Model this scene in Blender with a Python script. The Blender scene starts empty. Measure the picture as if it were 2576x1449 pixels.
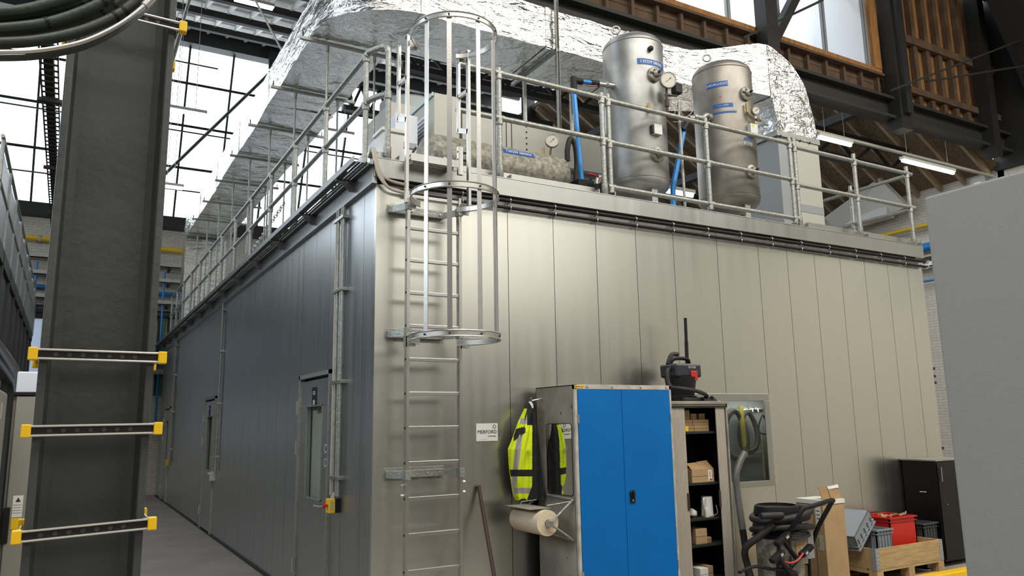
import bpy, math, random
from math import sin, cos, pi, sqrt, radians, atan2
from mathutils import Vector, Matrix, noise
random.seed(7)
SC = bpy.context.scene
COL = SC.collection
# ------------------------------------------------------------------ camera
FPX = 1936.58
YAW, PIT, ROL = radians(29.878), radians(9.986), radians(-0.950)
CAM = Vector((-2.141, -6.001, 1.70))
cF = Vector((cos(PIT)*sin(YAW), cos(PIT)*cos(YAW), sin(PIT)))
cR = Vector((cos(YAW), -sin(YAW), 0)); cU = cR.cross(cF)
cR, cU = cR*cos(ROL)+cU*sin(ROL), -cR*sin(ROL)+cU*cos(ROL)
cd = bpy.data.cameras.new('camera'); co = bpy.data.objects.new('camera', cd); COL.objects.link(co)
cd.sensor_width = 36; cd.lens = 36*FPX/2576; cd.clip_start = .05; cd.clip_end = 300
m = Matrix((cR, cU, -cF)).transposed().to_4x4(); m.translation = CAM; co.matrix_world = m
SC.camera = co
def P(x, y, **k):
    """a measured point: the sight line through (x, y) met with a real plane X=, Y= or Z="""
    d = cF+cR*((x-1288)/FPX)-cU*((y-724.5)/FPX)
    (a, v), = k.items(); i = 'XYZ'.index(a)
    return CAM+d*((v-CAM[i])/d[i])
# ------------------------------------------------------------------ world, lights, exposure
SC.view_settings.view_transform = 'Standard'; SC.view_settings.look = 'None'
SC.view_settings.exposure = 0.0; SC.view_settings.gamma = 1.0
try: SC.view_settings.use_curve_mapping = False
except Exception: pass
w = bpy.data.worlds.new('sky'); SC.world = w; w.use_nodes = True
bg = w.node_tree.nodes['Background']; bg.inputs[0].default_value = (.86, .93, 1, 1); bg.inputs[1].default_value = 4.2
def area(name, loc, rot, sx, sy, power, col):
    l = bpy.data.lights.new(name, 'AREA'); l.shape = 'RECTANGLE'; l.size = sx; l.size_y = sy; l.energy = power; l.color = col
    o = bpy.data.objects.new(name, l); COL.objects.link(o); o.location = loc; o.rotation_euler = rot; return o
# added area lamps, out of view, as fill from above, behind and left
area('fill_light', (4.5, -6.5, 11.0), (radians(8), 0, 0), 22, 5.0, 2700, (1, .96, .885))
area('fill_light', (4.0, -18.2, 8.8), (radians(82), 0, 0), 23, 5.0, 760, (1, .955, .875))
area('fill_light', (-11.4, 1, 7.2), (0, radians(-72), 0), 3.6, 18, 900, (.72, .85, 1))
SC.cycles.max_bounces = 8; SC.cycles.glossy_bounces = 4; SC.cycles.transparent_max_bounces = 8
SC.cycles.sample_clamp_indirect = 6; SC.cycles.caustics_reflective = False; SC.cycles.caustics_refractive = False

# ------------------------------------------------------------------ materials
MATS = {}
def mat(name, col, rough=.5, metal=0., bump=0., bscale=40., var=0., vscale=6., emit=None, alpha=None, stretch=None, vcol=None, spec=None):
    if name in MATS: return MATS[name]
    m = bpy.data.materials.new(name); m.use_nodes = True; MATS[name] = m
    nt = m.node_tree; b = nt.nodes['Principled BSDF']
    b.inputs['Base Color'].default_value = (*col, 1); b.inputs['Roughness'].default_value = rough; b.inputs['Metallic'].default_value = metal
    if spec is not None: b.inputs['Specular IOR Level'].default_value = spec
    if emit: b.inputs['Emission Color'].default_value = (*col, 1); b.inputs['Emission Strength'].default_value = emit
    if var or bump:
        tc = nt.nodes.new('ShaderNodeTexCoord'); mp = nt.nodes.new('ShaderNodeMapping'); nt.links.new(tc.outputs['Object'], mp.inputs[0])
        if stretch: mp.inputs['Scale'].default_value = stretch
    if var:
        n = nt.nodes.new('ShaderNodeTexNoise'); n.inputs['Scale'].default_value = vscale; n.inputs['Detail'].default_value = 6; nt.links.new(mp.outputs[0], n.inputs[0])
        r = nt.nodes.new('ShaderNodeValToRGB'); r.color_ramp.elements[0].position = .35; r.color_ramp.elements[1].position = .68
        c2 = vcol if vcol else tuple(c*(1-var) for c in col)
        r.color_ramp.elements[0].color = (*c2, 1); r.color_ramp.elements[1].color = (*col, 1)
        nt.links.new(n.outputs[0], r.inputs[0]); nt.links.new(r.outputs[0], b.inputs['Base Color'])
    if bump:
        n = nt.nodes.new('ShaderNodeTexNoise'); n.inputs['Scale'].default_value = bscale; n.inputs['Detail'].default_value = 5; nt.links.new(mp.outputs[0], n.inputs[0])
        u = nt.nodes.new('ShaderNodeBump'); u.inputs['Strength'].default_value = bump; u.inputs['Distance'].default_value = .02
        nt.links.new(n.outputs[0], u.inputs['Height']); nt.links.new(u.outputs[0], b.inputs['Normal'])
    return m
def sheet(name, col, r0, r1, metal=1.):
    """zinc-coated sheet: spangled roughness, faint long rolling streaks"""
    m = mat(name, col, (r0+r1)/2, metal); nt = m.node_tree; b = nt.nodes['Principled BSDF']
    tc = nt.nodes.new('ShaderNodeTexCoord')
    v = nt.nodes.new('ShaderNodeTexVoronoi'); v.inputs['Scale'].default_value = 60; nt.links.new(tc.outputs['Object'], v.inputs[0])
    mp = nt.nodes.new('ShaderNodeMapping'); mp.inputs['Scale'].default_value = (9, 9, .35); nt.links.new(tc.outputs['Object'], mp.inputs[0])
    n = nt.nodes.new('ShaderNodeTexNoise'); n.inputs['Scale'].default_value = 1.2; n.inputs['Detail'].default_value = 4; nt.links.new(mp.outputs[0], n.inputs[0])
    mx = nt.nodes.new('ShaderNodeMath'); mx.operation = 'MULTIPLY_ADD'; mx.inputs[1].default_value = .25; nt.links.new(v.outputs['Distance'], mx.inputs[0]); nt.links.new(n.outputs[0], mx.inputs[2])
    mr = nt.nodes.new('ShaderNodeMapRange'); mr.inputs[1].default_value = .3; mr.inputs[2].default_value = .9; mr.inputs[3].default_value = r0; mr.inputs[4].default_value = r1
    nt.links.new(mx.outputs[0], mr.inputs[0]); nt.links.new(mr.outputs[0], b.inputs['Roughness'])
    r = nt.nodes.new('ShaderNodeValToRGB'); r.color_ramp.elements[0].position = .3; r.color_ramp.elements[1].position = .75
    r.color_ramp.elements[0].color = (*[c*.97 for c in col], 1); r.color_ramp.elements[1].color = (*col, 1)
    nt.links.new(n.outputs[0], r.inputs[0]); nt.links.new(r.outputs[0], b.inputs['Base Color'])
    u = nt.nodes.new('ShaderNodeBump'); u.inputs['Strength'].default_value = .03; u.inputs['Distance'].default_value = .01
    n2 = nt.nodes.new('ShaderNodeTexNoise'); n2.inputs['Scale'].default_value = 2.2; nt.links.new(tc.outputs['Object'], n2.inputs[0])
    nt.links.new(n2.outputs[0], u.inputs['Height']); nt.links.new(u.outputs[0], b.inputs['Normal'])
    return m
def foil():
    m = mat('foil', (.74, .74, .72), .2, 1.); nt = m.node_tree; b = nt.nodes['Principled BSDF']
    tc = nt.nodes.new('ShaderNodeTexCoord')
    def nz(sc, stretch, dt):
        mp = nt.nodes.new('ShaderNodeMapping'); mp.inputs['Scale'].default_value = stretch; nt.links.new(tc.outputs['Object'], mp.inputs[0])
        n = nt.nodes.new('ShaderNodeTexNoise'); n.inputs['Scale'].default_value = sc; n.inputs['Detail'].default_value = dt; n.inputs['Distortion'].default_value = .6; nt.links.new(mp.outputs[0], n.inputs[0]); return n
    a = nz(3.0, (1, 1, 3.5), 5); c = nz(16, (1, 1, 1), 4)
    ad = nt.nodes.new('ShaderNodeMath'); ad.operation = 'MULTIPLY_ADD'; ad.inputs[1].default_value = .22
    nt.links.new(c.outputs[0], ad.inputs[0]); nt.links.new(a.outputs[0], ad.inputs[2])
    u = nt.nodes.new('ShaderNodeBump'); u.inputs['Strength'].default_value = .7; u.inputs['Distance'].default_value = .06
    nt.links.new(ad.outputs[0], u.inputs['Height']); nt.links.new(u.outputs[0], b.inputs['Normal'])
    return m
def brickwall():
    m = mat('white_brick', (.62, .58, .5), .85); nt = m.node_tree; b = nt.nodes['Principled BSDF']
    tc = nt.nodes.new('ShaderNodeTexCoord'); sx = nt.nodes.new('ShaderNodeSeparateXYZ'); nt.links.new(tc.outputs['Object'], sx.inputs[0])
    ad = nt.nodes.new('ShaderNodeMath'); nt.links.new(sx.outputs[0], ad.inputs[0]); nt.links.new(sx.outputs[1], ad.inputs[1])
    cx = nt.nodes.new('ShaderNodeCombineXYZ'); nt.links.new(ad.outputs[0], cx.inputs[0]); nt.links.new(sx.outputs[2], cx.inputs[1])
    br = nt.nodes.new('ShaderNodeTexBrick'); br.inputs['Scale'].default_value = 1; br.inputs['Brick Width'].default_value = .22; br.inputs['Row Height'].default_value = .07; br.inputs['Mortar Size'].default_value = .006
    br.inputs['Color1'].default_value = (.66, .62, .54, 1); br.inputs['Color2'].default_value = (.58, .55, .48, 1); br.inputs['Mortar'].default_value = (.42, .40, .36, 1)
    nt.links.new(cx.outputs[0], br.inputs[0]); nt.links.new(br.outputs[0], b.inputs['Base Color'])
    u = nt.nodes.new('ShaderNodeBump'); u.invert = True; u.inputs['Strength'].default_value = .5; nt.links.new(br.outputs['Fac'], u.inputs['Height']); nt.links.new(u.outputs[0], b.inputs['Normal'])
    return m
def glassmat(name, tint, mixf, rough=.02):
    m = bpy.data.materials.new(name); m.use_nodes = True; MATS[name] = m; nt = m.node_tree
    for n in list(nt.nodes): nt.nodes.remove(n)
    o = nt.nodes.new('ShaderNodeOutputMaterial'); t = nt.nodes.new('ShaderNodeBsdfTransparent'); g = nt.nodes.new('ShaderNodeBsdfGlossy'); x = nt.nodes.new('ShaderNodeMixShader')
    t.inputs[0].default_value = (*tint, 1); g.inputs[0].default_value = (.9, .95, .93, 1); g.inputs['Roughness'].default_value = rough; x.inputs[0].default_value = mixf
    nt.links.new(t.outputs[0], x.inputs[1]); nt.links.new(g.outputs[0], x.inputs[2]); nt.links.new(x.outputs[0], o.inputs[0]); return m

M_FRONT = sheet('zinc_sheet_lit', (.68, .68, .62), .27, .33)  # lit copy of the enclosure zinc, its warm light put into the colour
M_SIDE = sheet('zinc_sheet_shaded', (.47, .495, .50), .29, .38)  # shaded copy of the same zinc, cool shade put into the colour
M_FLASH = sheet('zinc_flashing', (.47, .48, .45), .3, .42)
M_GALV = mat('galvanised_pipe', (.40, .41, .375), .48, .8, .25, 60, .25, 25)
M_TRAY = mat('tray_steel', (.16, .17, .17), .45, .8, .1, 40)
M_BLKG = mat('black_lacquer', (.004, .004, .005), .3, 0, spec=.35)
M_RAFB = mat('aisle_rafter', (.40, .31, .20), .8, 0, .1, 10, .3, 4)
M_ALU = mat('aluminium', (.55, .54, .51), .32, .95, .05, 90)
M_STEEL = mat('bright_steel', (.6, .6, .57), .3, 1.)
M_FOIL = foil()
M_BRICK = brickwall()
M_COLPAINT = mat('grey_column_paint', (.050, .056, .055), .42, 0, .12, 25, .18, 3, spec=.5)
M_DARK = mat('dark_steel', (.018, .018, .017), .55, .2, .1, 20)
M_DARKG = mat('dark_green_steel', (.024, .025, .021), .6, .1, .1, 12)
M_BLACK = mat('black_plastic', (.008, .008, .009), .55, 0, .1, 60, spec=.3)
M_RUB = mat('black_rubber', (.016, .015, .015), .6, 0, .2, 120)
M_YEL = mat('yellow_plastic', (.85, .52, .01), .4)
M_YELP = mat('yellow_pipe', (.72, .46, .03), .5)
M_BLUE = mat('blue_enamel', (.0, .135, .44), .6, 0, .05, 4, .10, 2, spec=.2)
M_BLUEP = mat('blue_pipe', (.01, .22, .62), .35)
M_FRAMEW = mat('cream_enamel', (.50, .47, .41), .5, 0, 0, 1, .3, 12)
M_GREYC = mat('grey_enamel', (.34, .32, .265), .55, .1, .1, 30, .35, 5)
M_CABW = mat('warm_white_enamel', (.25, .245, .21), .55, 0, .12, 120)
M_TAMB = mat('tambour_slat', (.48, .44, .37), .6, 0, .35, 30, .25, 8, stretch=(40, 40, 1.2))
M_PANEL = mat('grey_machine_panel', (.245, .245, .235), .5, 0, .25, 260)
M_CARD = mat('cardboard', (.33, .21, .10), .85, 0, .1, 30, .2, 5)
M_CARDL = mat('pale_cardboard', (.42, .285, .145), .85, 0, .1, 30, .15, 6)
M_WHITE = mat('white_plastic', (.62, .62, .58), .35)
M_PAPER = mat('paper_roll', (.66, .55, .40), .9, 0, .2, 50)
M_PINE = mat('pine', (.52, .36, .17), .65, 0, .15, 20, .3, 4, stretch=(1, 8, 8))
M_RED = mat('red_plastic', (.50, .015, .008), .4)
M_CRATE = mat('grey_crate', (.22, .25, .28), .45)
M_HIVIS = mat('hi_vis_yellow', (.72, .86, .01), .75, 0, .25, 14)
M_REFL = mat('reflective_strip', (.42, .39, .39), .5, .2)
M_LINING = mat('black_quilt', (.010, .010, .012), .8, 0, .6, 25)
M_HOSEG = mat('green_hose', (.022, .038, .030), .5, 0, .1, 60, .35, 6, vcol=(.035, .035, .022))
M_BEIGE = mat('beige_conduit', (.48, .42, .36), .55)
M_CONC = mat('concrete', (.30, .265, .225), .6, 0, .06, 20, .2, 1.5)
M_DECK = mat('roof_boards', (.80, .79, .75), .85, 0, .3, 6, .35, 3, stretch=(1, 6, 6))
M_RAFT = mat('pale_rafter', (.85, .85, .82), .7)
M_TIMB = mat('orange_timber', (.42, .19, .05), .7, 0, .2, 14, .4, 3, stretch=(5, 5, .8))
M_TIMBD = mat('brown_timber', (.13, .08, .045), .8, 0, .2, 10, .4, 4)
M_TIMR = mat('aisle_boards', (.22, .16, .10), .85, 0, .2, 10, .4, 3, stretch=(1, 7, 7))
M_RUSTZ = mat('weathered_zinc', (.46, .43, .36), .5, .35, .3, 35, .6, 22, vcol=(.19, .185, .15))
M_TANK = mat('tank_zinc', (.36, .36, .345), .42, .7, .14, 7, .35, 4)
M_TANKB = mat('tank_zinc_dull', (.29, .27, .235), .45, .6, .14, 7, .42, 3.2)
M_GREYD = mat('riser_grey', (.30, .32, .33), .45, .2)
M_AHU = mat('pale_grey_unit', (.44, .43, .38), .5, .1)
M_AHUW = mat('white_unit', (.70, .73, .80), .45)
M_LABW = mat('label_white', (.72, .72, .68), .5)
M_LABB = mat('label_blue', (.008, .085, .33), .5)
M_INK = mat('ink', (.02, .02, .02), .6)
M_TUBE = mat('tube_light', (1, .93, .8), .5, emit=14)
M_LED = mat('green_led', (.05, 1, .3), .5, emit=3)
M_MIRROR = mat('mirror', (.62, .66, .63), .02, 1.)
M_BROWN = mat('rusty_bar', (.06, .04, .028), .6, .3)
M_GAUGE = mat('gauge_face', (.66, .62, .54), .4)
M_BRASS = mat('brass', (.35, .24, .08), .4, .8)
M_DOORW = mat('blue_daylight_panel', (.42, .52, .68), .5, emit=.55)
G_ROOF = glassmat('roof_glass', (.97, .99, 1), .04)
G_WIN = glassmat('window_glass', (.80, .86, .80), .05)
G_DOOR = glassmat('door_glass', (.80, .86, .82), .08)
def frosted():
    m = bpy.data.materials.new('frosted_glass'); m.use_nodes = True; nt = m.node_tree; nt.nodes.remove(nt.nodes['Principled BSDF']); t = nt.nodes.new('ShaderNodeBsdfTranslucent'); t.inputs[0].default_value = (.95, .97, 1, 1); nt.links.new(t.outputs[0], nt.nodes['Material Output'].inputs[0]); return m
G_FROST = frosted()

# ------------------------------------------------------------------ mesh building
def basis(d):
    d = Vector(d).normalized(); a = Vector((0, 0, 1)) if abs(d.z) < .95 else Vector((1, 0, 0))
    u = d.cross(a).normalized(); return u, d.cross(u).normalized()
class MB:
    def __init__(s): s.v = []; s.f = []; s.m = []; s.cur = 0
    def add(s, vs, fs):
        o = len(s.v); s.v += [tuple(x) for x in vs]; s.f += [tuple(i+o for i in f) for f in fs]; s.m += [s.cur]*len(fs); return s
    def box(s, x0, x1, y0, y1, z0, z1, M=None):
        vs = [Vector((x, y, z)) for z in (z0, z1) for y in (y0, y1) for x in (x0, x1)]
        if M: vs = [M @ v for v in vs]
        return s.add(vs, [(0, 2, 3, 1), (4, 5, 7, 6), (0, 1, 5, 4), (2, 6, 7, 3), (0, 4, 6, 2), (1, 3, 7, 5)])
    def bar(s, p, q, w, h, up=(0, 0, 1)):
        """rectangular bar from p to q"""
        p = Vector(p); q = Vector(q); d = (q-p).normalized(); up = Vector(up)
        if abs(d.dot(up)) > .95: up = Vector((1, 0, 0))
        u = d.cross(up).normalized(); v = u.cross(d)
        vs = [c+u*a*w/2+v*b*h/2 for c in (p, q) for a, b in ((-1, -1), (1, -1), (1, 1), (-1, 1))]
        return s.add(vs, [(0, 3, 2, 1), (4, 5, 6, 7), (0, 1, 5, 4), (1, 2, 6, 5), (2, 3, 7, 6), (3, 0, 4, 7)])
    def cyl(s, p, q, r, n=12, r2=None, cap=True):
        p = Vector(p); q = Vector(q); u, v = basis(q-p); r2 = r if r2 is None else r2
        vs = [p+(u*cos(2*pi*i/n)+v*sin(2*pi*i/n))*r for i in range(n)]+[q+(u*cos(2*pi*i/n)+v*sin(2*pi*i/n))*r2 for i in range(n)]
        fs = [(i, i+n, (i+1) % n+n, (i+1) % n) for i in range(n)]
        if cap: fs += [tuple(range(n)), tuple(range(2*n-1, n-1, -1))]
        return s.add(vs, fs)
    def tube(s, pts, r, n=8, closed=False):
        pts = [Vector(p) for p in pts]; k = len(pts); vs = []; fs = []; u = None
        for i, p in enumerate(pts):
            a = pts[(i-1) % k] if closed or i else p; b = pts[(i+1) % k] if closed or i < k-1 else p
            d = (b-a).normalized()
            if u is None: u, _ = basis(d)
            u = (u-d*u.dot(d)).normalized(); v = d.cross(u)
            rr = r[i] if isinstance(r, (list, tuple)) else r
            vs += [p+(u*cos(2*pi*j/n)+v*sin(2*pi*j/n))*rr for j in range(n)]
        for i in range(k if closed else k-1):
            for j in range(n):
                a = i*n+j; b = i*n+(j+1) % n; c = ((i+1) % k)*n; fs.append((a, b, c+(j+1) % n, c+j))
        if not closed: fs += [tuple(range(n-1, -1, -1)), tuple(range((k-1)*n, k*n))]
        return s.add(vs, fs)
    def lathe(s, prof, o, ax=(0, 0, 1), n=32, caps=True):
        """profile [(r, h)] turned round axis ax at o"""
        o = Vector(o); ax = Vector(ax).normalized(); u, v = basis(ax); vs = []; fs = []
        for r, h in prof: vs += [o+ax*h+(u*cos(2*pi*j/n)+v*sin(2*pi*j/n))*r for j in range(n)]
        for i in range(len(prof)-1):
            for j in range(n): fs.append((i*n+j, i*n+(j+1) % n, (i+1)*n+(j+1) % n, (i+1)*n+j))
        if caps and prof[0][0] > 1e-4: fs.append(tuple(range(n-1, -1, -1)))
        if caps and prof[-1][0] > 1e-4: fs.append(tuple(range((len(prof)-1)*n, len(prof)*n)))
        return s.add(vs, fs)
    def prism(s, poly, d):
        """polygon (3-D points) pushed by vector d"""
        poly = [Vector(p) for p in poly]; n = len(poly); d = Vector(d)
        return s.add(poly+[p+d for p in poly], [tuple(range(n-1, -1, -1)), tuple(range(n, 2*n))]+[(i, (i+1) % n, (i+1) % n+n, i+n) for i in range(n)])
    def build(s, name, mt, parent=None, smooth=False, bevel=0, stuff=False):
        me = bpy.data.meshes.new(name); me.from_pydata(s.v, [], s.f)
        mts = mt if isinstance(mt, (list, tuple)) else [mt]
        for x in mts: me.materials.append(x)
        if len(mts) > 1: me.polygons.foreach_set('material_index', s.m)
        me.update()
        o = bpy.data.objects.new(name, me); COL.objects.link(o)
        import bmesh
        bm = bmesh.new(); bm.from_mesh(me); bmesh.ops.recalc_face_normals(bm, faces=bm.faces); bm.to_mesh(me); bm.free()
        if smooth:
            me.polygons.foreach_set('use_smooth', [True]*len(me.polygons))
            try: me.set_sharp_from_angle(angle=radians(40))
            except Exception: pass
        if parent:
            o.parent = parent; w = Vector((0, 0, 0)); p = parent
            while p: w += p.location; p = p.parent
            o.location = -w
        if bevel:
            b = o.modifiers.new('bevel', 'BEVEL'); b.width = bevel; b.segments = 2; b.limit_method = 'ANGLE'; b.angle_limit = radians(50)
        if stuff: o['kind'] = 'stuff'
        return o
def thing(name, label, cat, loc=(0, 0, 0), group=None):
    o = bpy.data.objects.new(name, None); COL.objects.link(o); o.location = loc; o['label'] = label; o['category'] = cat
    if group: o['group'] = group
    return o
def tag(o, label, cat, group=None):
    o['label'] = label; o['category'] = cat
    if group: o['group'] = group
    return o
def struct(o): o['kind'] = 'structure'; return o
def clone(src, parent, dloc=(0, 0, 0), name=None):
    """copy of a part (shared mesh) moved by dloc"""
    c = src.copy(); COL.objects.link(c); c.parent = parent; c.location = src.location+Vector(dloc)
    for g in src.children:
        d = g.copy(); COL.objects.link(d); d.parent = c
    return c
def text(body, size, M, parent, mt, align='CENTER', name='lettering', ex=.0006):
    cu = bpy.data.curves.new(name, 'FONT'); cu.body = body; cu.size = size; cu.align_x = align; cu.align_y = 'CENTER'; cu.extrude = ex; cu.resolution_u = 2
    t = bpy.data.objects.new(name, cu); me = bpy.data.meshes.new_from_object(t); bpy.data.objects.remove(t); me.transform(M); me.materials.clear(); me.materials.append(mt)
    o = bpy.data.objects.new(name, me); COL.objects.link(o)
    if parent:
        o.parent = parent; w = Vector((0, 0, 0)); p = parent
        while p: w += p.location; p = p.parent
        o.location = -w
    return o
def frame_m(o, right, up):
    r = Vector(right).normalized(); u = Vector(up).normalized(); n = r.cross(u)
    mm = Matrix((r, u, n)).transposed().to_4x4(); mm.translation = Vector(o); return mm
def arc(c, r, a0, a1, n, u, v):
    c = Vector(c); u = Vector(u); v = Vector(v)
    return [c+u*r*cos(a0+(a1-a0)*i/n)+v*r*sin(a0+(a1-a0)*i/n) for i in range(n+1)]
def smooth_path(pts, k=6):
    pts = [Vector(p) for p in pts]; out = []
    for i in range(len(pts)-1):
        p0 = pts[max(i-1, 0)]; p1 = pts[i]; p2 = pts[i+1]; p3 = pts[min(i+2, len(pts)-1)]
        for j in range(k):
            t = j/k; out.append(.5*((2*p1)+(p2-p0)*t+(2*p0-5*p1+4*p2-p3)*t*t+(3*p1-p0-3*p2+p3)*t**3))
    return out+[pts[-1]]
# ================================================================== THE HALL
fl = struct(MB().box(-12.3, 16.3, -19.3, 17.3, -.12, 0).build('floor', M_CONC))
struct(MB().box(-12, 16, 17, 17.3, 0, 7.3).build('wall_far', M_BRICK))
struct(MB().box(16, 16.3, -19, 3.14, 0, 11.4).box(16, 16.3, 3.0, 17.3, 0, 7.4).build('wall_right', M_BRICK))
struct(MB().box(15.9, 15.99, -19, 3.14, 7.2, 11.3).build('added_dark_sheet', M_DARK))  # dark sheet added over the lit brick to darken this upper corner
struct(MB().box(-12.3, -12, -19, 17.3, 0, 12).build('wall_left', M_BRICK))
struct(MB().box(-12.3, 16.3, -19.3, -19, 0, 11.4).build('wall_back', M_TIMBD))
struct(MB().box(-12.3, 16.3, -19.3, 2.9, 11.3, 11.5).build('ceiling', M_DARKG))
struct(MB().box(-12, 16, 16.62, 17, 7.2, 7.52).build('beam_gutter', M_DARK))
# glazed slope over the far wall
n1 = Vector((0, -1.8, 4.5)).normalized()           # up the slope
def gp(x, z): return Vector((x, 17-.4*(z-7.5), z))
w1 = thing('window_1', 'steep glazed roof slope of white panes and grey bars above the far brick wall', 'window', (0, 16, 7.5)); del w1['category']; struct(w1)
xs = [.07+1.14*k for k in range(-10, 9)]; zs = [7.5, 8.9, 9.98, 11.05, 12.0]
bar = None
for x in xs:
    if bar is None: x0 = x; bar = MB().bar(gp(x, 7.5), gp(x, 12), .05, .10, (0, 1, .4)).build('glazing_bar', M_DARKG, w1)
    else: clone(bar, w1, (x-x0, 0, 0))
tr = None
for i, z in enumerate(zs[1:4]):
    MB().bar(gp(-12, z), gp(9.4, z), .07, .09, (0, 1, .4)).build('transom', M_DARK, w1)
for i, z in enumerate((8.25, 9.75, 11.45)):
    MB().bar(gp(-12, z)+Vector((0, -.25, 0)), gp((2.2, 9.4, .8)[i], z)+Vector((0, -.25, 0)), .035, .035).build('thin_rail', M_DARKG, w1)
for i in range(len(xs)-1):
    for j in range(4):
        a, b, c, d = gp(xs[i], zs[j]), gp(xs[i+1], zs[j]), gp(xs[i+1], zs[j+1]), gp(xs[i], zs[j+1])
        mb = MB(); mb.add([a, b, c, d], [(0, 1, 2, 3)]); mb.build('pane', G_ROOF, w1)
struct(MB().box(-12, 9.6, 14.95, 15.3, 11.95, 12.5).build('beam_ridge', M_DARK))
# boarded slope descending towards the viewer
def dz(y): return 12.5-.33*(15.2-y)
dk = MB(); dk.prism([(-12, 15.3, dz(15.3)), (-12, 3.0, dz(3.0)), (-12, 3.0, dz(3.0)+.12), (-12, 15.3, dz(15.3)+.12)], (21.6, 0, 0))
deck = struct(dk.build('ceiling_boarding', M_DECK)); raf = None
for k in range(44):
    x = -11.8+.49*k
    if raf is None: xr = x; raf = MB().bar((x, 15.1, dz(15.1)-.06), (x, 3.1, dz(3.1)-.06), .055, .12).build('rafter', M_RAFT, deck)
    else: clone(raf, deck, (x-xr, 0, 0))
pr = None
for y in [13.6-2.0*k for k in range(6)]:
    z = dz(y)-.20
    if pr is None: y0, z0 = y, z; pr = MB().box(-12, 9.5, y-.06, y+.06, z-.08, z+.08).build('purlin', M_DARKG, deck)
    else: clone(pr, deck, (0, y-y0, z-z0))
t = thing('tie_rod', 'long dark diagonal bracing rod across the glazed roof slope', 'rod'); MB().tube([P(330, 520, Y=16.7), P(695, 168, Y=14.84)], .045, 6).build('rod', M_DARKG, t)
bk = thing('gusset_plate', 'dark corner plate where the diagonal rod meets the ridge beam', 'bracket', P(695, 165, Y=14.85))
p = P(690, 150, Y=14.85); MB().box(p.x-.15, p.x+.75, 14.78, 14.9, p.z-.45, p.z+.22).build('plate', M_DARK, bk)
t = thing('tie_rod', 'thin pale hanging rod in front of the roof boards left of the foil duct', 'rod'); a = P(648, 12, Y=7); b = P(712, 132, Y=7); MB().tube([a+(a-b)*((dz(7)-a.z)/(a.z-b.z)), b], .018, 6).build('rod', M_RAFT, t)
struct(MB().prism([P(2072, 548, X=15.2), P(2210, 448, X=15.2), P(2282, 520, X=15.55), P(2118, 592, X=15.55)], (.12, 0, .06)).build('trim_1', M_WHITE))
t = thing('tie_rod', 'thin dark rod crossing in front of the column top on the left', 'rod'); MB().tube([P(500, -95, Y=-2.5), P(476, 0, Y=-2.2), P(431, 155, Y=-1.5)], .008, 6).build('rod', M_GALV, t)
# tall post carrying the valley beam end
ps = thing('roof_post', 'dark steel roof post standing behind the round pressure gauge', 'post', (9.45, 13, 0))
MB().box(9.35, 9.55, 12.9, 13.1, 0, 11.9).box(9.28, 9.62, 12.88, 12.9, 0, 11.9).box(9.28, 9.62, 13.1, 13.12, 0, 11.9).build('shaft', M_DARK, ps)
MB().bar((9.45, 13, 7.2), (7.4, 13, 9.6), .12, .12).build('brace', M_DARKG, ps)
def lattice(name, label, x0, x1, y, z0, z1, mt, n):
    t = thing(name, label, 'truss', (x0, y, z0))
    MB().box(x0, x1, y-.09, y+.09, z0, z0+.12).build('bottom_chord', mt, t); MB().box(x0, x1, y-.09, y+.09, z1-.12, z1).build('top_chord', mt, t)
    d = None
    for i in range(n):
        a = x0+(x1-x0)*i/n; b = x0+(x1-x0)*(i+1)/n
        MB().bar((a, y, z0+.1) if i % 2 else (a, y, z1-.1), (b, y, z1-.1) if i % 2 else (b, y, z0+.1), .06, .06, (0, 1, 0)).build('web_bar', mt, t)
lattice('lattice_girder', 'dark lattice girder spanning the glazed bay behind the ladder cage', 3.2, 9.3, 11.5, 9.35, 10.15, M_DARKG, 26)
lattice('lattice_girder', 'dark lattice girder under the boarded slope, deeper behind the duct underside', 3.2, 9.3, 7.6, 8.75, 9.25, M_DARK, 18)
# valley girder with clerestory, timber panels
g = struct(MB().box(-12, 16, 2.86, 2.9, 7.55, 7.98).box(-12, 16, 2.7, 3.0, 7.52, 7.58).box(-12, 16, 2.7, 3.0, 7.92, 7.98).build('beam_valley', M_DARKG))
tp = thing('timber_panel', 'brown plank strip with pale studs between dark girder and clerestory sill', 'panel', (0, 3, 8)); del tp['category']; struct(tp)
for k in range(3): MB().box(-3, 11.8, 2.99, 3.03, 7.98+.176*k, 8.146+.176*k).build('plank', M_TIMBD, tp)
st = None
for k in range(22):
    x = .6+.52*k
    if st is None: xs0 = x; st = MB().box(x, x+.06, 2.9, 2.99, 7.98, 8.5).build('stud', M_TIMBD, tp)
    else: clone(st, tp, (x-xs0, 0, 0))
w2 = thing('window_2', 'clerestory', 'window', (0, 3, 8.7)); del w2['category']; del w2['label']; struct(w2)
MB().box(-3, 11.65, 2.86, 3.0, 8.50, 8.62).build('sill', M_TIMB, w2, bevel=.01)
MB().box(-3, 11.65, 2.82, 3.0, 8.45, 8.5).build('sill_underside', M_TIMBD, w2)
MB().box(11.42, 11.65, 2.86, 3.0, 8.6, 11.3).build('jamb', M_TIMB, w2)
mx = [11.38-1.28*k for k in range(10)]
for k, x in enumerate(mx):
    MB().box(x-.09, x-.03, 2.9, 2.97, 8.62, 11.3).box(x-.13, x-.115, 2.9, 2.97, 8.62, 11.3).build('mullion', M_GREYD, w2)
    if k < 9: MB().add([(x-.03, 2.95, 8.62), (x-1.37, 2.95, 8.62), (x-1.37, 2.95, 11.3), (x-.03, 2.95, 11.3)], [(0, 1, 2, 3)]).build('pane', G_FROST, w2)
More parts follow.
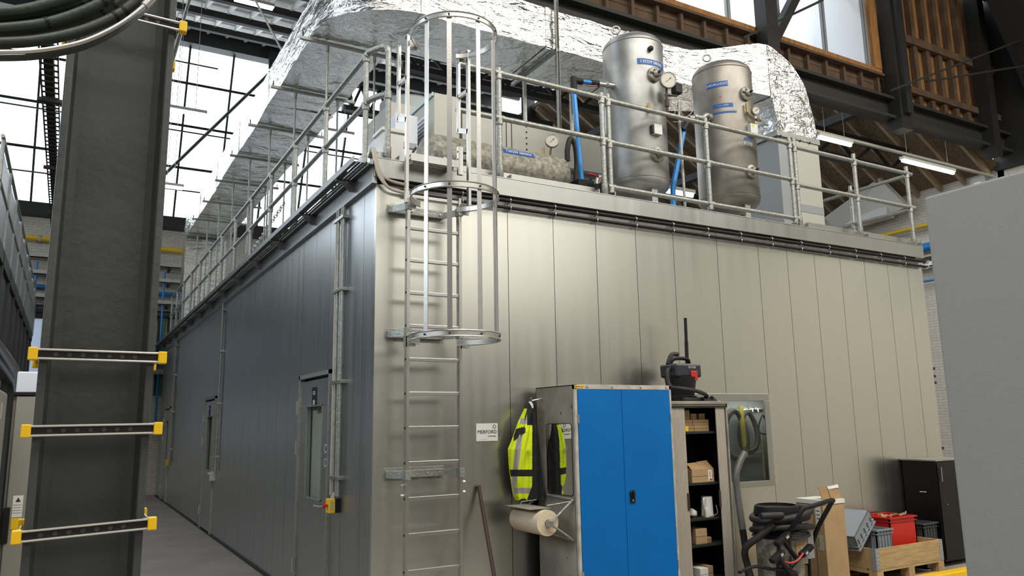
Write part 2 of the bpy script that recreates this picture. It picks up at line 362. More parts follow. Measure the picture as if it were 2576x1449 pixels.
struct(MB().box(11.7, 12.05, 2.6, 2.9, 7.3, 11.3).box(11.78, 11.97, 2.5, 2.6, 7.6, 11.3).build('pillar_clerestory', M_DARK))
struct(MB().box(15.0, 15.25, 2.6, 2.9, 7.3, 11.3).build('pillar_gable', M_DARK))
struct(MB().box(8.05, 8.35, 2.6, 2.85, 8.0, 11.3).build('pillar_strut', M_DARK))
struct(MB().bar((8.3, 2.72, 8.3), (10.2, 2.72, 11.2), .16, .16).build('beam_diagonal', M_DARK))
struct(MB().bar((9.4, 2.7, 11.2), (11.8, 2.7, 10.3), .1, .14).build('beam_brace', M_DARK))
bw = thing('wall_timber', 'x', 'x', (12, 3, 8)); del bw['category']; del bw['label']; struct(bw)
for k in range(9): MB().box(12.05+.44*k, 12.05+.44*k+.425, 3.02, 3.06, 8.0, 11.3).build('board', M_TIMB, bw)
rb = None
for k in range(9):
    x = 12.0+.44*k
    if rb is None: xs0 = x; rb = MB().box(x, x+.13, 2.9, 3.02, 7.98, 11.3).build('rib', M_TIMBD, bw)
    else: clone(rb, bw, (x-xs0, 0, 0))
MB().box(12.05, 16, 2.86, 2.96, 9.45, 9.62).build('cross_rail', M_TIMBD, bw); MB().box(12.05, 16, 2.86, 2.96, 8.32, 8.46).build('cross_rail', M_TIMBD, bw)
for a, b, lb in (((2240, 228), (2576, 98), 'upper thin rod crossing the orange timber boards at top right'), ((2330, 205), (2576, 166), 'lower thin rod crossing the orange timber boards at top right'), ((1870, 95), (2070, 0), 'thin rod crossing the clerestory windows')):
    t = thing('tie_rod', lb, 'rod'); MB().tube([P(*a, Y=2.3), P(*b, Y=1.9)], .022, 6).build('rod', M_DARKG, t)
struct(MB().prism([(14.2, 2.2, 11.3), (16, 2.2, 8.2), (16, 2.2, 11.3)], (0, -2.5, 0)).build('beam_haunch', M_DARK))
# aisle roof: boards falling to the right wall
def az(x): return 7.25+.60*(16-x)
ab = MB(); ab.prism([(9.5, 3.1, az(9.5)), (16, 3.1, az(16)), (16, 3.1, az(16)+.1), (9.5, 3.1, az(9.5)+.1)], (0, 14, 0))
aisle = struct(ab.build('ceiling_aisle', M_TIMR)); ar = None
for k in range(24):
    y = 3.3+.58*k
    if ar is None: ya = y; ar = MB().bar((9.5, y, az(9.5)-.09), (16, y, az(16)-.09), .07, .16, (0, 0, 1)).build('rafter', M_RAFB, aisle)
    else: clone(ar, aisle, (0, y-ya, 0))
for x in (10.8, 13.2): MB().box(x-.09, x+.09, 3.1, 17, az(x)-.36, az(x)-.17).build('purlin', M_DARK, aisle)
lattice('lattice_girder', 'dark lattice girder crossing the side aisle above the two tube lights', 9.6, 14.6, 4.4, 7.25, 7.9, M_DARK, 8)
lattice('lattice_girder', 'dark lattice girder across the side aisle, seen through the guard rails', 9.6, 14.6, 9.5, 7.2, 7.9, M_DARK, 8)
# services on the right wall
for z, r, mt, lb in ((6.32, .05, M_YELP, 'yellow gas pipe along the white right-hand wall'), (5.78, .10, M_BLUEP, 'thick blue pipe on the right-hand wall, just under the yellow one'), (4.95, .03, M_BLUEP, 'thin blue pipe low on the right-hand wall')):
    t = thing('wall_pipe', lb, 'pipe', (15.85, 3, z)); MB().tube([(15.8, -6, z), (15.8, 16.5, z)], r, 10).build('pipe', mt, t, smooth=True)
    for k in range(5): MB().box(15.76-r, 16.0, 1+3*k, 1.06+3*k, z-r-.01, z+r+.01).build('clamp', M_GALV, t)
t = thing('cable_tray', 'galvanised cable ladder on the right-hand wall below the thick blue pipe', 'cable tray', (15.8, 3, 5.4))
MB().box(15.7, 15.95, -6, 16, 5.28, 5.30).box(15.7, 15.72, -6, 16, 5.28, 5.40).build('tray', M_RAFT, t); MB().box(15.6, 15.95, -6, 16, 5.5, 5.54).build('cover', M_AHU, t)
t = thing('wall_cabinet', 'long white trunking box under the roof edge, seen through the corner rails', 'trunking', (15.6, 6, 6.9))
a, b = P(2125, 566, X=15.6), P(2240, 533, X=15.6)
MB().bar(a, b, .3, .28).build('box', M_WHITE, t, bevel=.02)
struct(MB().box(15.96, 15.995, 3.4, 3.75, 0, 7.2).build('pillar_right', M_WHITE))
struct(MB().box(15.7, 15.99, 2.3, 3.2, 3.0, 3.25).build('beam_right', M_WHITE))
t = thing('pipe_rack', 'black steel rack with cables at the right end of the metal enclosure', 'rack', (8.6, 1.2, 0))
MB().box(8.5, 8.58, 1.2, 1.28, 0, 2.5).build('post', M_BLACK, t)
for z in (2.42, 2.3, 2.2, 1.2): MB().box(8.5, 9.6, 1.2, 1.25, z, z+.04).build('crossbar', M_DARK, t)
# services on the far wall
for z, r, mt, lb in ((6.60, .075, M_YELP, 'yellow gas pipe across the far brick wall'), (5.35, .05, M_BLUEP, 'blue horizontal air line on the far wall'), (4.78, .10, M_COLPAINT, 'dark grey pipe on the far wall below the blue air line')):
    t = thing('wall_pipe', lb, 'pipe', (-4, 16.8, z)); MB().tube([(-11.5, 16.78, z), (.9, 16.78, z)], r, 10).build('pipe', mt, t, smooth=True)
    for k in range(5): MB().box(-10.9+2.6*k, -10.84+2.6*k, 16.78-r-.01, 17, z-r-.01, z+r+.01).build('clamp', M_GALV, t)
for z, lb in ((6.05, 'upper grey cable tray on the far brick wall'), (5.62, 'perforated white cable tray on the far brick wall'), (5.02, 'lower grey cable tray on the far brick wall')):
    t = thing('cable_tray', lb, 'cable tray', (-4, 16.7, z)); MB().box(-11.5, .7, 16.5, 16.93, z, z+.02).box(-11.5, .7, 16.5, 16.52, z, z+.11).build('tray', M_AHU, t)
    for k in range(6): MB().box(-11+2.2*k, -10.94+2.2*k, 16.45, 16.99, z-.06, z).build('bracket', M_DARKG, t)
for px, lb in ((95, 'blue vertical air drop pipe left of the painted column'), (417, 'blue vertical air drop pipe between column and guard rail')):
    p = P(px, 640, Y=16.6); t = thing('air_pipe', lb, 'pipe', (p.x, 16.6, 0)); MB().tube([(p.x, 16.6, 1.6), (p.x, 16.6, 5.95)], .028, 8).build('pipe', M_BLUEP, t, smooth=True)
t = thing('valve_set', 'green pipes and valves on the far wall beside the end of the guard rail', 'valves', (-.4, 16.7, 3))
for k in range(4): MB().tube([(-.25+.12*k, 16.8, 2.6), (-.25+.12*k, 16.8, 4.7)], .035, 8).build('pipe', M_DARKG if k % 2 else mat('green_paint', (.06, .22, .10), .5), t, smooth=True)
for k in range(3): MB().box(-.75, -.5, 16.75, 16.95, 3.0+.55*k, 3.3+.55*k).build('valve_box', M_WHITE, t, bevel=.02)
MB().box(-1.2, .4, 16.55, 16.9, 3.15, 3.28).build('ledge', M_AHU, t)
a = P(52, 800, Y=16.95); b = P(88, 1010, Y=16.95)
w3 = struct(MB().box(a.x-.4, b.x+.25, 16.93, 16.98, 1.2, a.z).build('window_3', M_DOORW)); MB().box(a.x-.5, b.x+.35, 16.8, 17, a.z, a.z+.35).build('lintel', M_DARKG, w3)
# tube lights
def tubelight(x0, x1, y, z, label, grp=None, hh=.75):
    t = thing('tube_light', label, 'light', (x0, y, z), grp)
    MB().box(x0, x1, y-.05, y+.05, z, z+.06).build('housing', M_WHITE, t); MB().tube([(x0+.03, y, z-.03), (x1-.03, y, z-.03)], .035, 8).build('tube', M_TUBE, t, smooth=True)
    for x in (x0+.2, x1-.2): MB().tube([(x, y, z+.05), (x, y, z+hh)], .006, 5).build('hanger', M_GALV, t)
for a, b, lb in (((2058, 341), (2142, 363), 'lit tube light just right of the foil elbow'), ((2268, 399), (2400, 434), 'lit tube light nearest the grey machine panel'), ((1660, 472), (1745, 490), 'lit tube light between the two vertical tanks')):
    p, q = P(*a, Y=3.2), P(*b, Y=3.2)
    tubelight(p.x, q.x, 3.2, (p.z+q.z)/2, lb)
p, q = P(2040, 335, Y=3.2), P(2576, 470, Y=3.2); tk = thing('light_trunking', 'thin pale lighting trunking joining the tube lights', 'trunking', (p.x, 3.2, p.z)); MB().box(p.x, 15.9, 3.17, 3.23, (p.z+q.z)/2+.04, (p.z+q.z)/2+.09).build('rail', M_AHU, tk)
for a, b, y, lb in (((585, 2), (690, 12), 8, 'lit tube light at the top of the picture above the roof boards'), ((415, 270), (520, 288), 9, 'lit tube light in front of the roof glass right of the column'), ((800, 325), (890, 342), 9, 'lit tube light seen under the left duct behind the rail'), ((395, 463), (462, 472), 12, 'lit tube light low in front of the roof glass')):
    p, q = P(*a, Y=y), P(*b, Y=y); tubelight(p.x, q.x, y, (p.z+q.z)/2, lb, None, max(.3, dz(y)-(p.z+q.z)/2-.05))
# ================================================================== THE SHEET-METAL TEST ENCLOSURE
XE, YE, ZP = 7.60, 16.4, 3.72
en = thing('test_enclosure', 'large enclosure of zinc-coated sheet panels filling the middle of the hall', 'enclosure', (3.8, 8, 0))
# core, dark in the joints
MB().box(.05, XE-.05, .55, YE-.02, .02, 3.9).box(.05, 3.80, .03, .55, .02, 3.9).box(5.30, XE-.05, .041, .55, .02, 3.9).box(4.53, 5.30, .041, .06, .02, 3.9).box(3.80, 5.30, .041, .55, .02, 1.0).box(3.80, 5.30, .041, .55, 1.98, 3.9).build('core', M_DARK, en)
fx = [0, .27, .77, 1.27, 1.77, 2.27, 2.77, 3.27, 3.895, 4.53, 5.0, 5.47, 5.94, 6.40, 6.86, 7.28, 7.60]
G = .0028
for i in range(len(fx)-1):
    a, b = fx[i], fx[i+1]
    if i in (7, 8):
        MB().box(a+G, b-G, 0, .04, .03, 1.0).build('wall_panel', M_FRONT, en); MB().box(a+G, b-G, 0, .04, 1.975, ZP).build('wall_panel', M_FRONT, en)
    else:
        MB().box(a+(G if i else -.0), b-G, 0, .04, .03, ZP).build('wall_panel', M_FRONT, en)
y = .06; ys = [.0378, .30]
while ys[-1] < YE-.4: ys.append(ys[-1]+.5)
doors = [(1.12, 2.24), (7.55, 8.67), (13.98, 15.10)]
for i in range(len(ys)-1):
    a, b = ys[i], ys[i+1]; segs = [(a+G, b-G, .03, ZP)]
    for d0, d1 in doors:
        if b > d0 and a < d1:
            segs = []
            if a < d0-.02: segs.append((a+G, d0, .03, 2.23))
            if b > d1+.02: segs.append((d1, b-G, .03, 2.23))
            segs.append((a+G, b-G, 2.235, ZP)); break
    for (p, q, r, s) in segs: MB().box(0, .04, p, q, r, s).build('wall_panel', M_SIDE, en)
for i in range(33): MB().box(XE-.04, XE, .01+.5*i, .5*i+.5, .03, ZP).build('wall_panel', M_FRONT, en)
# flashing, plinth, roof
MB().box(-.03, XE+.02, -.035, .02, 3.775, 3.945).box(-.03, XE+.02, -.035, .14, 3.935, 3.95).build('front_flashing', M_FLASH, en, bevel=.003)
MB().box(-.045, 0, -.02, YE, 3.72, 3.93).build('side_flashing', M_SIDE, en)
MB().box(-.02, 2.40, .12, .19, 3.95, 4.055).build('roof_kerb', M_FLASH, en); MB().box(5.60, XE, .14, .2, 3.95, 4.075).build('roof_kerb', M_FLASH, en)
MB().box(-.02, XE, .02, YE, 3.9, 3.955).build('roof_sheet', mat('roof_sheet', (.62, .62, .60), .5, .3), en)
MB().box(-.01, XE+.01, -.012, .0, 0, .07).box(-.012, 0, .0, YE, 0, .05).build('base_trim', M_DARK, en)
# window in the front
MB().box(3.30, 4.52, -.012, .0, 1.90, 1.975).box(3.30, 4.52, -.012, .0, 1.0, 1.06).box(4.44, 4.52, -.012, .0, 1.06, 1.90).box(3.30, 3.80, -.012, 0, 1.06, 1.90).build('window_frame', M_FLASH, en, bevel=.003)
MB().add([(3.8, .02, 1.0), (4.5, .02, 1.0), (4.5, .02, 1.98), (3.8, .02, 1.98)], [(0, 1, 2, 3)]).build('window_pane', G_WIN, en)
MB().box(3.80, 5.30, .53, .548, 1.0, 1.98).box(3.80, 3.802, .07, .53, 1.0, 1.98).box(5.29, 5.30, .07, .53, 1.0, 1.98).box(3.8, 5.3, .07, .53, .99, 1.0).build('cell_lining', M_GREYD, en)
cl_ = area('cell_lamp', (4.6, .3, 1.95), (0, 0, 0), .9, .2, 4.5, (1, .97, .88))
MB().tube([P(1835, 1034, Y=.5), P(1922, 1028, Y=.5)], .015, 8).tube([P(1835, 1145, Y=.5), P(1922, 1138, Y=.5)], .012, 8).build('hook_rail', M_ALU, en)
# side doors
def door(y0, y1, first):
    z0, z1 = .03, 2.21; W = y1-y0; d = MB()
    d.box(-.012, .03, y0+.05, y1-.05, z0, 1.02).box(-.012, .03, y0+.05, y1-.05, 1.90, z1-.05).box(-.012, .03, y0+.05, y0+.27, 1.02, 1.90).box(-.012, .03, y1-.30, y1-.05, 1.02, 1.90)
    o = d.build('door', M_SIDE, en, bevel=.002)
    MB().box(-.03, .03, y0, y0+.045, z0, z1+.02).box(-.03, .03, y1-.045, y1, z0, z1+.02).box(-.03, .03, y0, y1, z1-.02, z1+.02).build('door_frame', M_GALV, o)
    MB().add([(-.004, y0+.27, 1.02), (-.004, y1-.3, 1.02), (-.004, y1-.3, 1.90), (-.004, y0+.27, 1.90)], [(0, 1, 2, 3)]).build('door_window', G_DOOR, o)
    MB().box(.045, .049, y0+.2, y1-.2, 1.0, 1.92).build('room_view', M_AHU, o)
    MB().box(-.02, -.01, y0+.262, y0+.272, 1.01, 1.91).box(-.02, -.01, y1-.302, y1-.292, 1.01, 1.91).box(-.02, -.01, y0+.262, y1-.292, 1.01, 1.02).box(-.02, -.01, y0+.262, y1-.292, 1.9, 1.91).build('window_bead', M_GALV, o)
    MB().tube([(-.01, y0+.15, .97), (-.06, y0+.15, .97), (-.065, y0+.19, .97), (-.06, y0+.31, .965)], .011, 8).box(-.02, -.012, y0+.13, y0+.17, .78, 1.03).build('door_handle', M_STEEL, o, smooth=True)
    for z in (.25, 1.42, 1.83):
        MB().cyl((-.035, y1+.005, z), (-.035, y1+.005, z+.14), .012, 8).box(-.02, -.0, y1-.03, y1+.04, z+.02, z+.12).build('hinge', M_STEEL, o)
    return o
d1 = door(*doors[0], True); d2 = door(*doors[1], False); d3 = door(*doors[2], False)
def on_left(y, z, x=-.016): return frame_m((x, y, z), (0, -1, 0), (0, 0, 1))
sg = MB().box(-.017, -.012, 1.60, 1.76, 1.86, 2.09).build('door_sign', M_BLACK, d1, bevel=.002)
text('CEL', .052, on_left(1.68, 2.03, -.0185), d1, M_LABW); text('08', .072, on_left(1.68, 1.935, -.0185), d1, M_LABW)
sg = MB().box(-.017, -.012, 8.10, 8.26, 1.86, 2.09).build('door_sign', M_BLACK, d2); text('CEL', .052, on_left(8.18, 2.03, -.0185), d2, M_LABW)
for z in (1.50, 1.37):
    MB().lathe([(0, .0), (.042, 0), (.042, .003), (0, .003)], (-.0125, 1.24, z), (-1, 0, 0), 20).build('round_sticker', M_INK, d1); MB().lathe([(.032, .0), (.040, 0), (.040, .001), (.032, .001), (.032, 0)], (-.016, 1.24, z), (-1, 0, 0), 20, False).build('sticker_ring', M_LABW, d1)
text('!', .05, on_left(1.24, 1.50, -.0165), d1, M_LABW); text('i', .05, on_left(1.24, 1.37, -.0165), d1, M_LABW)
# conduits down the long side
def conduits(name, label, y, n, z0, grp=None, dy=.055):
    t = thing(name, label, 'conduit', (-.03, y, z0), grp)
    for k in range(n):
        yy = y+dy*k+(.04 if k >= 2 else 0); c = MB().tube([(-.04, yy, z0), (-.04, yy, 3.72)], .0125, 8).build('conduit', (M_GALV, M_BEIGE)[k == n-1 and n > 2], t, smooth=True)
    for z in (1.24, 2.08, 2.92, 3.6): MB().box(-.062, 0, y-.03, y+dy*n+.03, z, z+.03).build('clamp', M_FLASH, t, bevel=.002)
conduits('cable_conduits', 'four thin steel conduits running up beside the nearest side door', .76, 4, 1.10)
conduits('cable_conduits', 'pair of steel conduits beside the middle side door', 7.15, 2, 1.02)
conduits('cable_conduits', 'dark bundle of conduits beside the farthest side door', 13.3, 4, .95)
t = thing('emergency_stop', 'yellow emergency-stop box with red button by the nearest side door', 'switch', (-.05, .83, 1.0))
MB().box(-.095, -.042, .82, .93, .955, 1.075).build('housing', M_YEL, t, bevel=.004); MB().box(-.042, 0, .82, .93, .955, 1.075).build('back_box', M_BLACK, t, bevel=.003)
MB().box(-.086, -.058, .818, .8205, .985, 1.05).build('plate', M_AHU, t)
MB().lathe([(.012, 0), (.012, .02), (.024, .022), (.024, .04), (.0, .046)], (-.095, .875, 1.02), (-1, 0, 0), 16).build('button', M_RED, t, smooth=True)
MB().cyl((-.05, .845, 1.07), (-.05, .845, 1.13), .014, 10).cyl((-.05, .90, 1.07), (-.05, .90, 1.10), .011, 10).build('cable_gland', M_AHU, t)
for y, lb in ((7.32, 'small white switch box beside the middle side door'), (13.6, 'small yellow switch box beside the farthest side door')):
    t = thing('switch_box', lb, 'switch', (-.04, y, .95)); MB().box(-.08, 0, y, y+.12, .88, 1.02).build('housing', M_WHITE if y < 8 else M_YEL, t, bevel=.004); MB().cyl((-.04, y+.06, 1.02), (-.04, y+.06, 1.08), .012, 8).build('cable_gland', M_AHU, t)
# perforated tray along the long side
tr = thing('cable_tray', 'perforated steel cable tray running along the top edge of the long side', 'cable tray', (-.13, 8, 3.88))
tx0, tx1, tz = -.215, -.05, 3.87
MB().box(tx0-.002, tx0, -.05, 16.6, tz, tz+.055).box(tx1, tx1+.002, -.05, 16.6, tz, tz+.055).build('side_lip', M_TRAY, tr)
mb = MB(); px = [tx0, -.19, -.178, -.158, -.146, -.126, -.114, -.094, -.082, tx1]
for i in range(0, 9, 2): mb.box(px[i], px[i+1], -.05, 16.6, tz, tz+.002)
mb.build('tray_strip', M_TRAY, tr)
mb = MB()
for i in range(1, 9, 2):
    for k in range(420): mb.add([(px[i], -.05+k*.04, tz+.001), (px[i+1], -.05+k*.04, tz+.001), (px[i+1], -.034+k*.04, tz+.001), (px[i], -.034+k*.04, tz+.001)], [(0, 1, 2, 3)])
mb.build('slot_bridge', M_TRAY, tr, stuff=True)
MB().tube([(-.09, -.0, tz+.02), (-.09, 16.5, tz+.02)], .012, 6).tube([(-.17, .3, tz+.02), (-.17, 16.5, tz+.02)], .010, 6).build('cable', M_BLACK, tr)
br = None
for k in range(13):
    y = .45+1.28*k
    if br is None: yb = y; br = MB().prism([(-.21, y, tz), (-.045, y, tz), (-.045, y, tz-.11), (-.09, y, tz-.11)], (0, .004, 0)).prism([(-.21, y, tz-.012), (-.045, y, tz-.012), (-.045, y, tz), (-.21, y, tz)], (0, .05, 0)).build('bracket', M_TRAY, tr)
    else: clone(br, tr, (0, y-yb, 0))
t = thing('dropped_cables', 'dark cables fanning down from the tray end at the far corner', 'cables', (-.1, 16.4, 3.4))
for k in range(4): MB().tube([(-.06-.03*k, 14.9, 3.55-.05*k), (-.3-.05*k, 16.6, 3.3-.09*k)], .02, 6).build('cable', M_DARK, t)
# black conduits below the front flashing
def fpipe(z, label):
    t = thing('black_conduit', label, 'conduit', (4, -.06, z))
    MB().tube([(.24, -.055, z), (XE, -.055, z)], .0165, 10).build('pipe', M_BLACK, t, smooth=True); c = None
    for k in range(15):
        x = .78+.49*k
        if c is None: xc = x; c = MB().box(x-.012, x+.012, -.03, 0, z-.024, z+.024).tube(arc((x, -.055, z), .0195, 0, 2*pi, 12, (0, 1, 0), (0, 0, 1)), .005, 5).build('clamp', M_STEEL, t)
        else: clone(c, t, (x-xc, 0, 0))
    MB().cyl((.235, -.055, z), (.275, -.055, z), .021, 10).build('end_sleeve', M_BLACK, t)
fpipe(3.725, 'upper of two black conduits clamped under the front flashing'); fpipe(3.655, 'lower of two black conduits clamped under the front flashing')
for k, (z, dx) in enumerate(((3.725, 0), (3.655, .015))):
    for j in range(2):
        pts = smooth_path([(-.03+.02*j, .12, 3.99), (-.045+.02*j, -.0, 4.03-.02*k), (-.04+.02*j, -.05, 3.92), (.0+.02*j, -.06, 3.80-.03*k), (.1, -.06, z+.02), (.26, -.055, z+.008*j)], 5)
        tag(MB().tube(pts, .0125, 8).build('beige_cable', M_BEIGE, None, True), ('beige cable looping over the enclosure corner into the %s black conduit, %s strand' % (('upper', 'lower')[k], ('outer', 'inner')[j])), 'cable')
# label plate and holes
sg = thing('wall_sign', 'small white MERFORD plate on the front panels right of the ladder', 'sign', (1.03, -.006, 1.63))
MB().box(.925, 1.135, -.008, 0, 1.555, 1.705).build('plate', M_LABW, sg)
text('MERFORD', .042, frame_m((1.03, -.0095, 1.632), (1, 0, 0), (0, 0, 1)), sg, M_INK); text('Connecting', .016, frame_m((1.075, -.0095, 1.597), (1, 0, 0), (0, 0, 1)), sg, M_INK); text('............................', .010, frame_m((1.0, -.0095, 1.572), (1, 0, 0), (0, 0, 1)), sg, M_INK)
mb = MB(); mb.lathe([(.0115, 0), (.0145, 0), (.0145, .001), (.0115, .001), (.0115, 0)], (1.1, -.009, 1.677), (0, -1, 0), 20, False)
for k in range(10):
    a = 2*pi*k/10; mb.bar((1.1+.0165*cos(a), -.0095, 1.677+.0165*sin(a)), (1.1+.021*cos(a), -.0095, 1.677+.021*sin(a)), .001, .0025, (0, 1, 0))
mb.build('sun_emblem', M_INK, sg)

# ================================================================== CAGED LADDER
lx0, lx1, ly = .205, .675, -.20
ld = thing('caged_ladder', 'tall aluminium access ladder with safety cage on the front of the enclosure', 'ladder', (.44, -.2, 0))
for x in (lx0, lx1):
    s = MB(); s.box(x-.0125, x+.0125, ly-.03, ly+.03, .02, 3.62); s.build('stile', M_ALU, ld, bevel=.003)
rg = None; zr = [.043+.2725*k for k in range(14)]
for z in zr:
    if rg is None: rg = MB().box(lx0+.012, lx1-.012, ly-.016, ly+.016, z-.014, z+.014).build('rung', M_ALU, ld, bevel=.003)
    else: clone(rg, ld, (0, 0, z-zr[0]))
for z in zr[1:13]: MB().box(lx0-.0145, lx0-.0125, ly-.010, ly+.010, z-.009, z+.009).build('rung_end', M_BLACK, ld)
# walk-through side frames above
for x, s in ((lx0-.045, -1), (lx1+.06, 1)):
    f = MB().box(x-.0125, x+.0125, ly-.10, ly-.055, 3.50, 4.98).build('extension_stile', M_ALU, ld, bevel=.003)
    MB().box(x-.0125, x+.0125, ly+.10, ly+.145, 4.28, 4.98).build('extension_post', M_ALU, f, bevel=.003)
    MB().bar((x, ly-.08, 4.97), (x, ly+.12, 5.02), .025, .045).bar((x, ly-.08, 4.60), (x, ly+.12, 4.62), .025, .035).bar((x, ly-.08, 4.22), (x, ly+.12, 4.30), .025, .045).build('extension_tie', M_ALU, f)
# cage hoops: rings on the front of the stiles
hc = Vector(((lx0+lx1)/2+.03, ly-.345, 0)); HR = .355
for i, z in enumerate((4.93, 3.52, 2.37)):
    a0, a1 = radians(118), radians(422)
    mb = MB()
    for rr, zz, th in ((HR, 0, .0025), ):
        pts = arc((hc.x, hc.y, z), HR, a0, a1, 40, (1, 0, 0), (0, 1, 0)); vs = []; fs = []
        for p in pts:
            d = Vector((p.x-hc.x, p.y-hc.y, 0)).normalized()
            for (a, b) in ((0, -.022), (.003, -.022), (.003, .022), (0, .022)): vs.append(p+d*a+Vector((0, 0, b)))
        for k in range(len(pts)-1):
            for j in range(4): fs.append((k*4+j, k*4+(j+1) % 4, (k+1)*4+(j+1) % 4, (k+1)*4+j))
        mb.add(vs, fs)
    h = mb.build('cage_hoop', M_ALU, ld, smooth=True)
    MB().tube(arc((hc.x, hc.y, z+.022), HR+.004, a0, a1, 40, (1, 0, 0), (0, 1, 0)), .0055, 6).tube(arc((hc.x, hc.y, z-.022), HR+.004, a0, a1, 40, (1, 0, 0), (0, 1, 0)), .0055, 6).build('hoop_bead', M_ALU, h, smooth=True)
    for x in (lx0, lx1+.02): MB().box(x-.02, x+.06, ly-.035, ly-.028, z-.045, z+.045).box(x-.02, x-.014, ly-.035, ly+.03, z-.045, z+.045).build('hoop_bracket', M_GALV, h)
for k, a in enumerate((205, 238, 278, 318, 352)):
    p = hc+Vector((cos(radians(a)), sin(radians(a)), 0))*(HR-.010); d = Vector((cos(radians(a)), sin(radians(a)), 0)); u = Vector((-d.y, d.x, 0))
    c = MB().bar(p+Vector((0, 0, 2.35)), p+Vector((0, 0, 4.95)), .038, .008, d).bar(p-d*.005+Vector((0, 0, 2.35)), p-d*.005+Vector((0, 0, 4.95)), .014, .014, d).build('cage_bar', M_ALU, ld)
    for z in (4.93, 3.52, 2.37): MB().lathe([(.008, 0), (.008, .006), (0, .008)], p+d*.014+Vector((0, 0, z)), d, 8).build('bolt', M_DARK, c)
for i, z in enumerate((2.44, 1.315, 3.50)):
    b = MB().box(.10, .60, -.055, 0, z-.028, z+.028).box(.09, .62, -.004, 0, z-.055, z+.05).build('wall_bracket', M_GALV, ld, bevel=.003)
    MB().bar((.12, -.05, z), (lx0-.01, ly, z), .008, .056).box(lx0-.022, lx0+.022, ly-.045, ly+.03, z-.035, z+.035).build('bracket_arm', M_GALV, b)
    MB().bar((.60, -.05, z), (lx1, ly, z), .008, .056).box(lx1-.022, lx1+.022, ly-.045, ly+.03, z-.035, z+.035).build('bracket_arm', M_GALV, b)
    for x in (.15, .3, .45, .56): MB().lathe([(.008, 0), (.008, .008), (0, .01)], (x, -.056, z), (0, -1, 0), 8).build('bolt', M_STEEL, b)
for x in (lx0-.03, lx1+.03):
    for z in (1.24, 1.16): MB().cyl((x-.015, ly, z), (x+.015, ly, z), .011, 8).build('splice_bolt', M_STEEL, ld)
st = thing('ladder_step', 'ribbed aluminium landing step between ladder top and roof edge', 'step', (.44, -.08, 3.97))
for k in range(5): MB().box(lx0+.03, lx1-.03, -.20+.05*k, -.168+.05*k, 3.925, 3.955).build('tread_bar', M_ALU, st, bevel=.003)
MB().box(lx0+.02, lx1-.02, -.215, -.205, 3.90, 3.965).build('nosing', M_ALU, st)
MB().bar((lx0+.05, .02, 3.93), (lx0+.05, -.19, 3.90), .01, .04).bar((lx1-.05, .02, 3.93), (lx1-.05, -.19, 3.90), .01, .04).build('support', M_GALV, st)
gb = thing('gate_bracket', 'bright steel clamp bracket at the right of the landing step', 'bracket', (.72, -.1, 4.0))
MB().box(.69, .74, -.16, -.13, 3.86, 4.12).prism([(.60, -.06, 4.04), (.70, -.10, 4.0), (.70, -.10, 3.9), (.60, -.06, 3.94)], (0, .01, 0)).build('plate', M_STEEL, gb, bevel=.003)
for z in (4.07, 4.0): MB().cyl((.69, -.15, z), (.80, -.15, z), .010, 8).build('bolt', M_DARK, gb)

# ================================================================== GUARD RAILS
RT, RM = 5.05, 4.585
def clampmb(p, r=.034, h=.038): return MB().lathe([(r-.004, -h), (r, -h+.004), (r, h-.004), (r-.004, h)], p, (0, 0, 1), 14)
def foot(p, par, nrm):
    n = Vector(nrm); u = Vector((0, 0, 1)).cross(n)
    p = Vector(p)
    o = MB().lathe([(.0, -.045), (.02, -.05), (.034, -.03), (.034, .075), (.028, .08)], p+Vector((0, 0, .03)), (0, 0, 1), 14).build('socket', M_GALV, par, smooth=True)
    MB().bar(p-u*.10+Vector((0, 0, .03)), p-u*.10+Vector((0, 0, -.075)), .012, .08, n).bar(p+u*.10+Vector((0, 0, .03)), p+u*.10+Vector((0, 0, -.075)), .012, .08, n).bar(p-u*.12+Vector((0, 0, -.06)), p+u*.12+Vector((0, 0, -.06)), .09, .012).build('foot_bracket', M_GALV, o)
    return o
def rail(name, label, a, b, posts, nrm, zs=(RT, RM), zb=3.97, ends=(0, 0), grp=None, foots=True, zt=None):
    """straight guard rail from a to b (x, y); posts at given parameters"""
    A = Vector((a[0], a[1], 0)); B = Vector((b[0], b[1], 0)); D = (B-A); Ln = D.length; D = D/Ln
    t = thing(name, label, 'guard rail', (a[0], a[1], 3.95), grp)
    for k, z in enumerate(zs): MB().tube([A-D*ends[0]+Vector((0, 0, z)), B+D*ends[1]+Vector((0, 0, z))], .0255, 12).build(('top_rail', 'mid_rail', 'bottom_rail')[k], M_GALV, t, smooth=True)
    for s in posts:
        p = A+D*s; q = MB().tube([p+Vector((0, 0, zb)), p+Vector((0, 0, RT))], .0255, 12).build('post', M_GALV, t, smooth=True)
        for z in zs: clampmb(p+Vector((0, 0, z-.03))).cyl(p+Vector((0, 0, z))-D*.045, p+Vector((0, 0, z))+D*.045, .032, 14).build('rail_clamp', M_GALV, q, smooth=True)
        if foots: foot(p+Vector((0, 0, zb-.005)), q, nrm)
    return t
yp = [.36+1.265*k for k in range(12)]
rl = rail('guard_rail', 'long tubular guard rail running back along the left roof edge', (.015, .36), (.015, 15.4), [y-.36 for y in yp]+[15.0], (-1, 0, 0), zb=3.93)
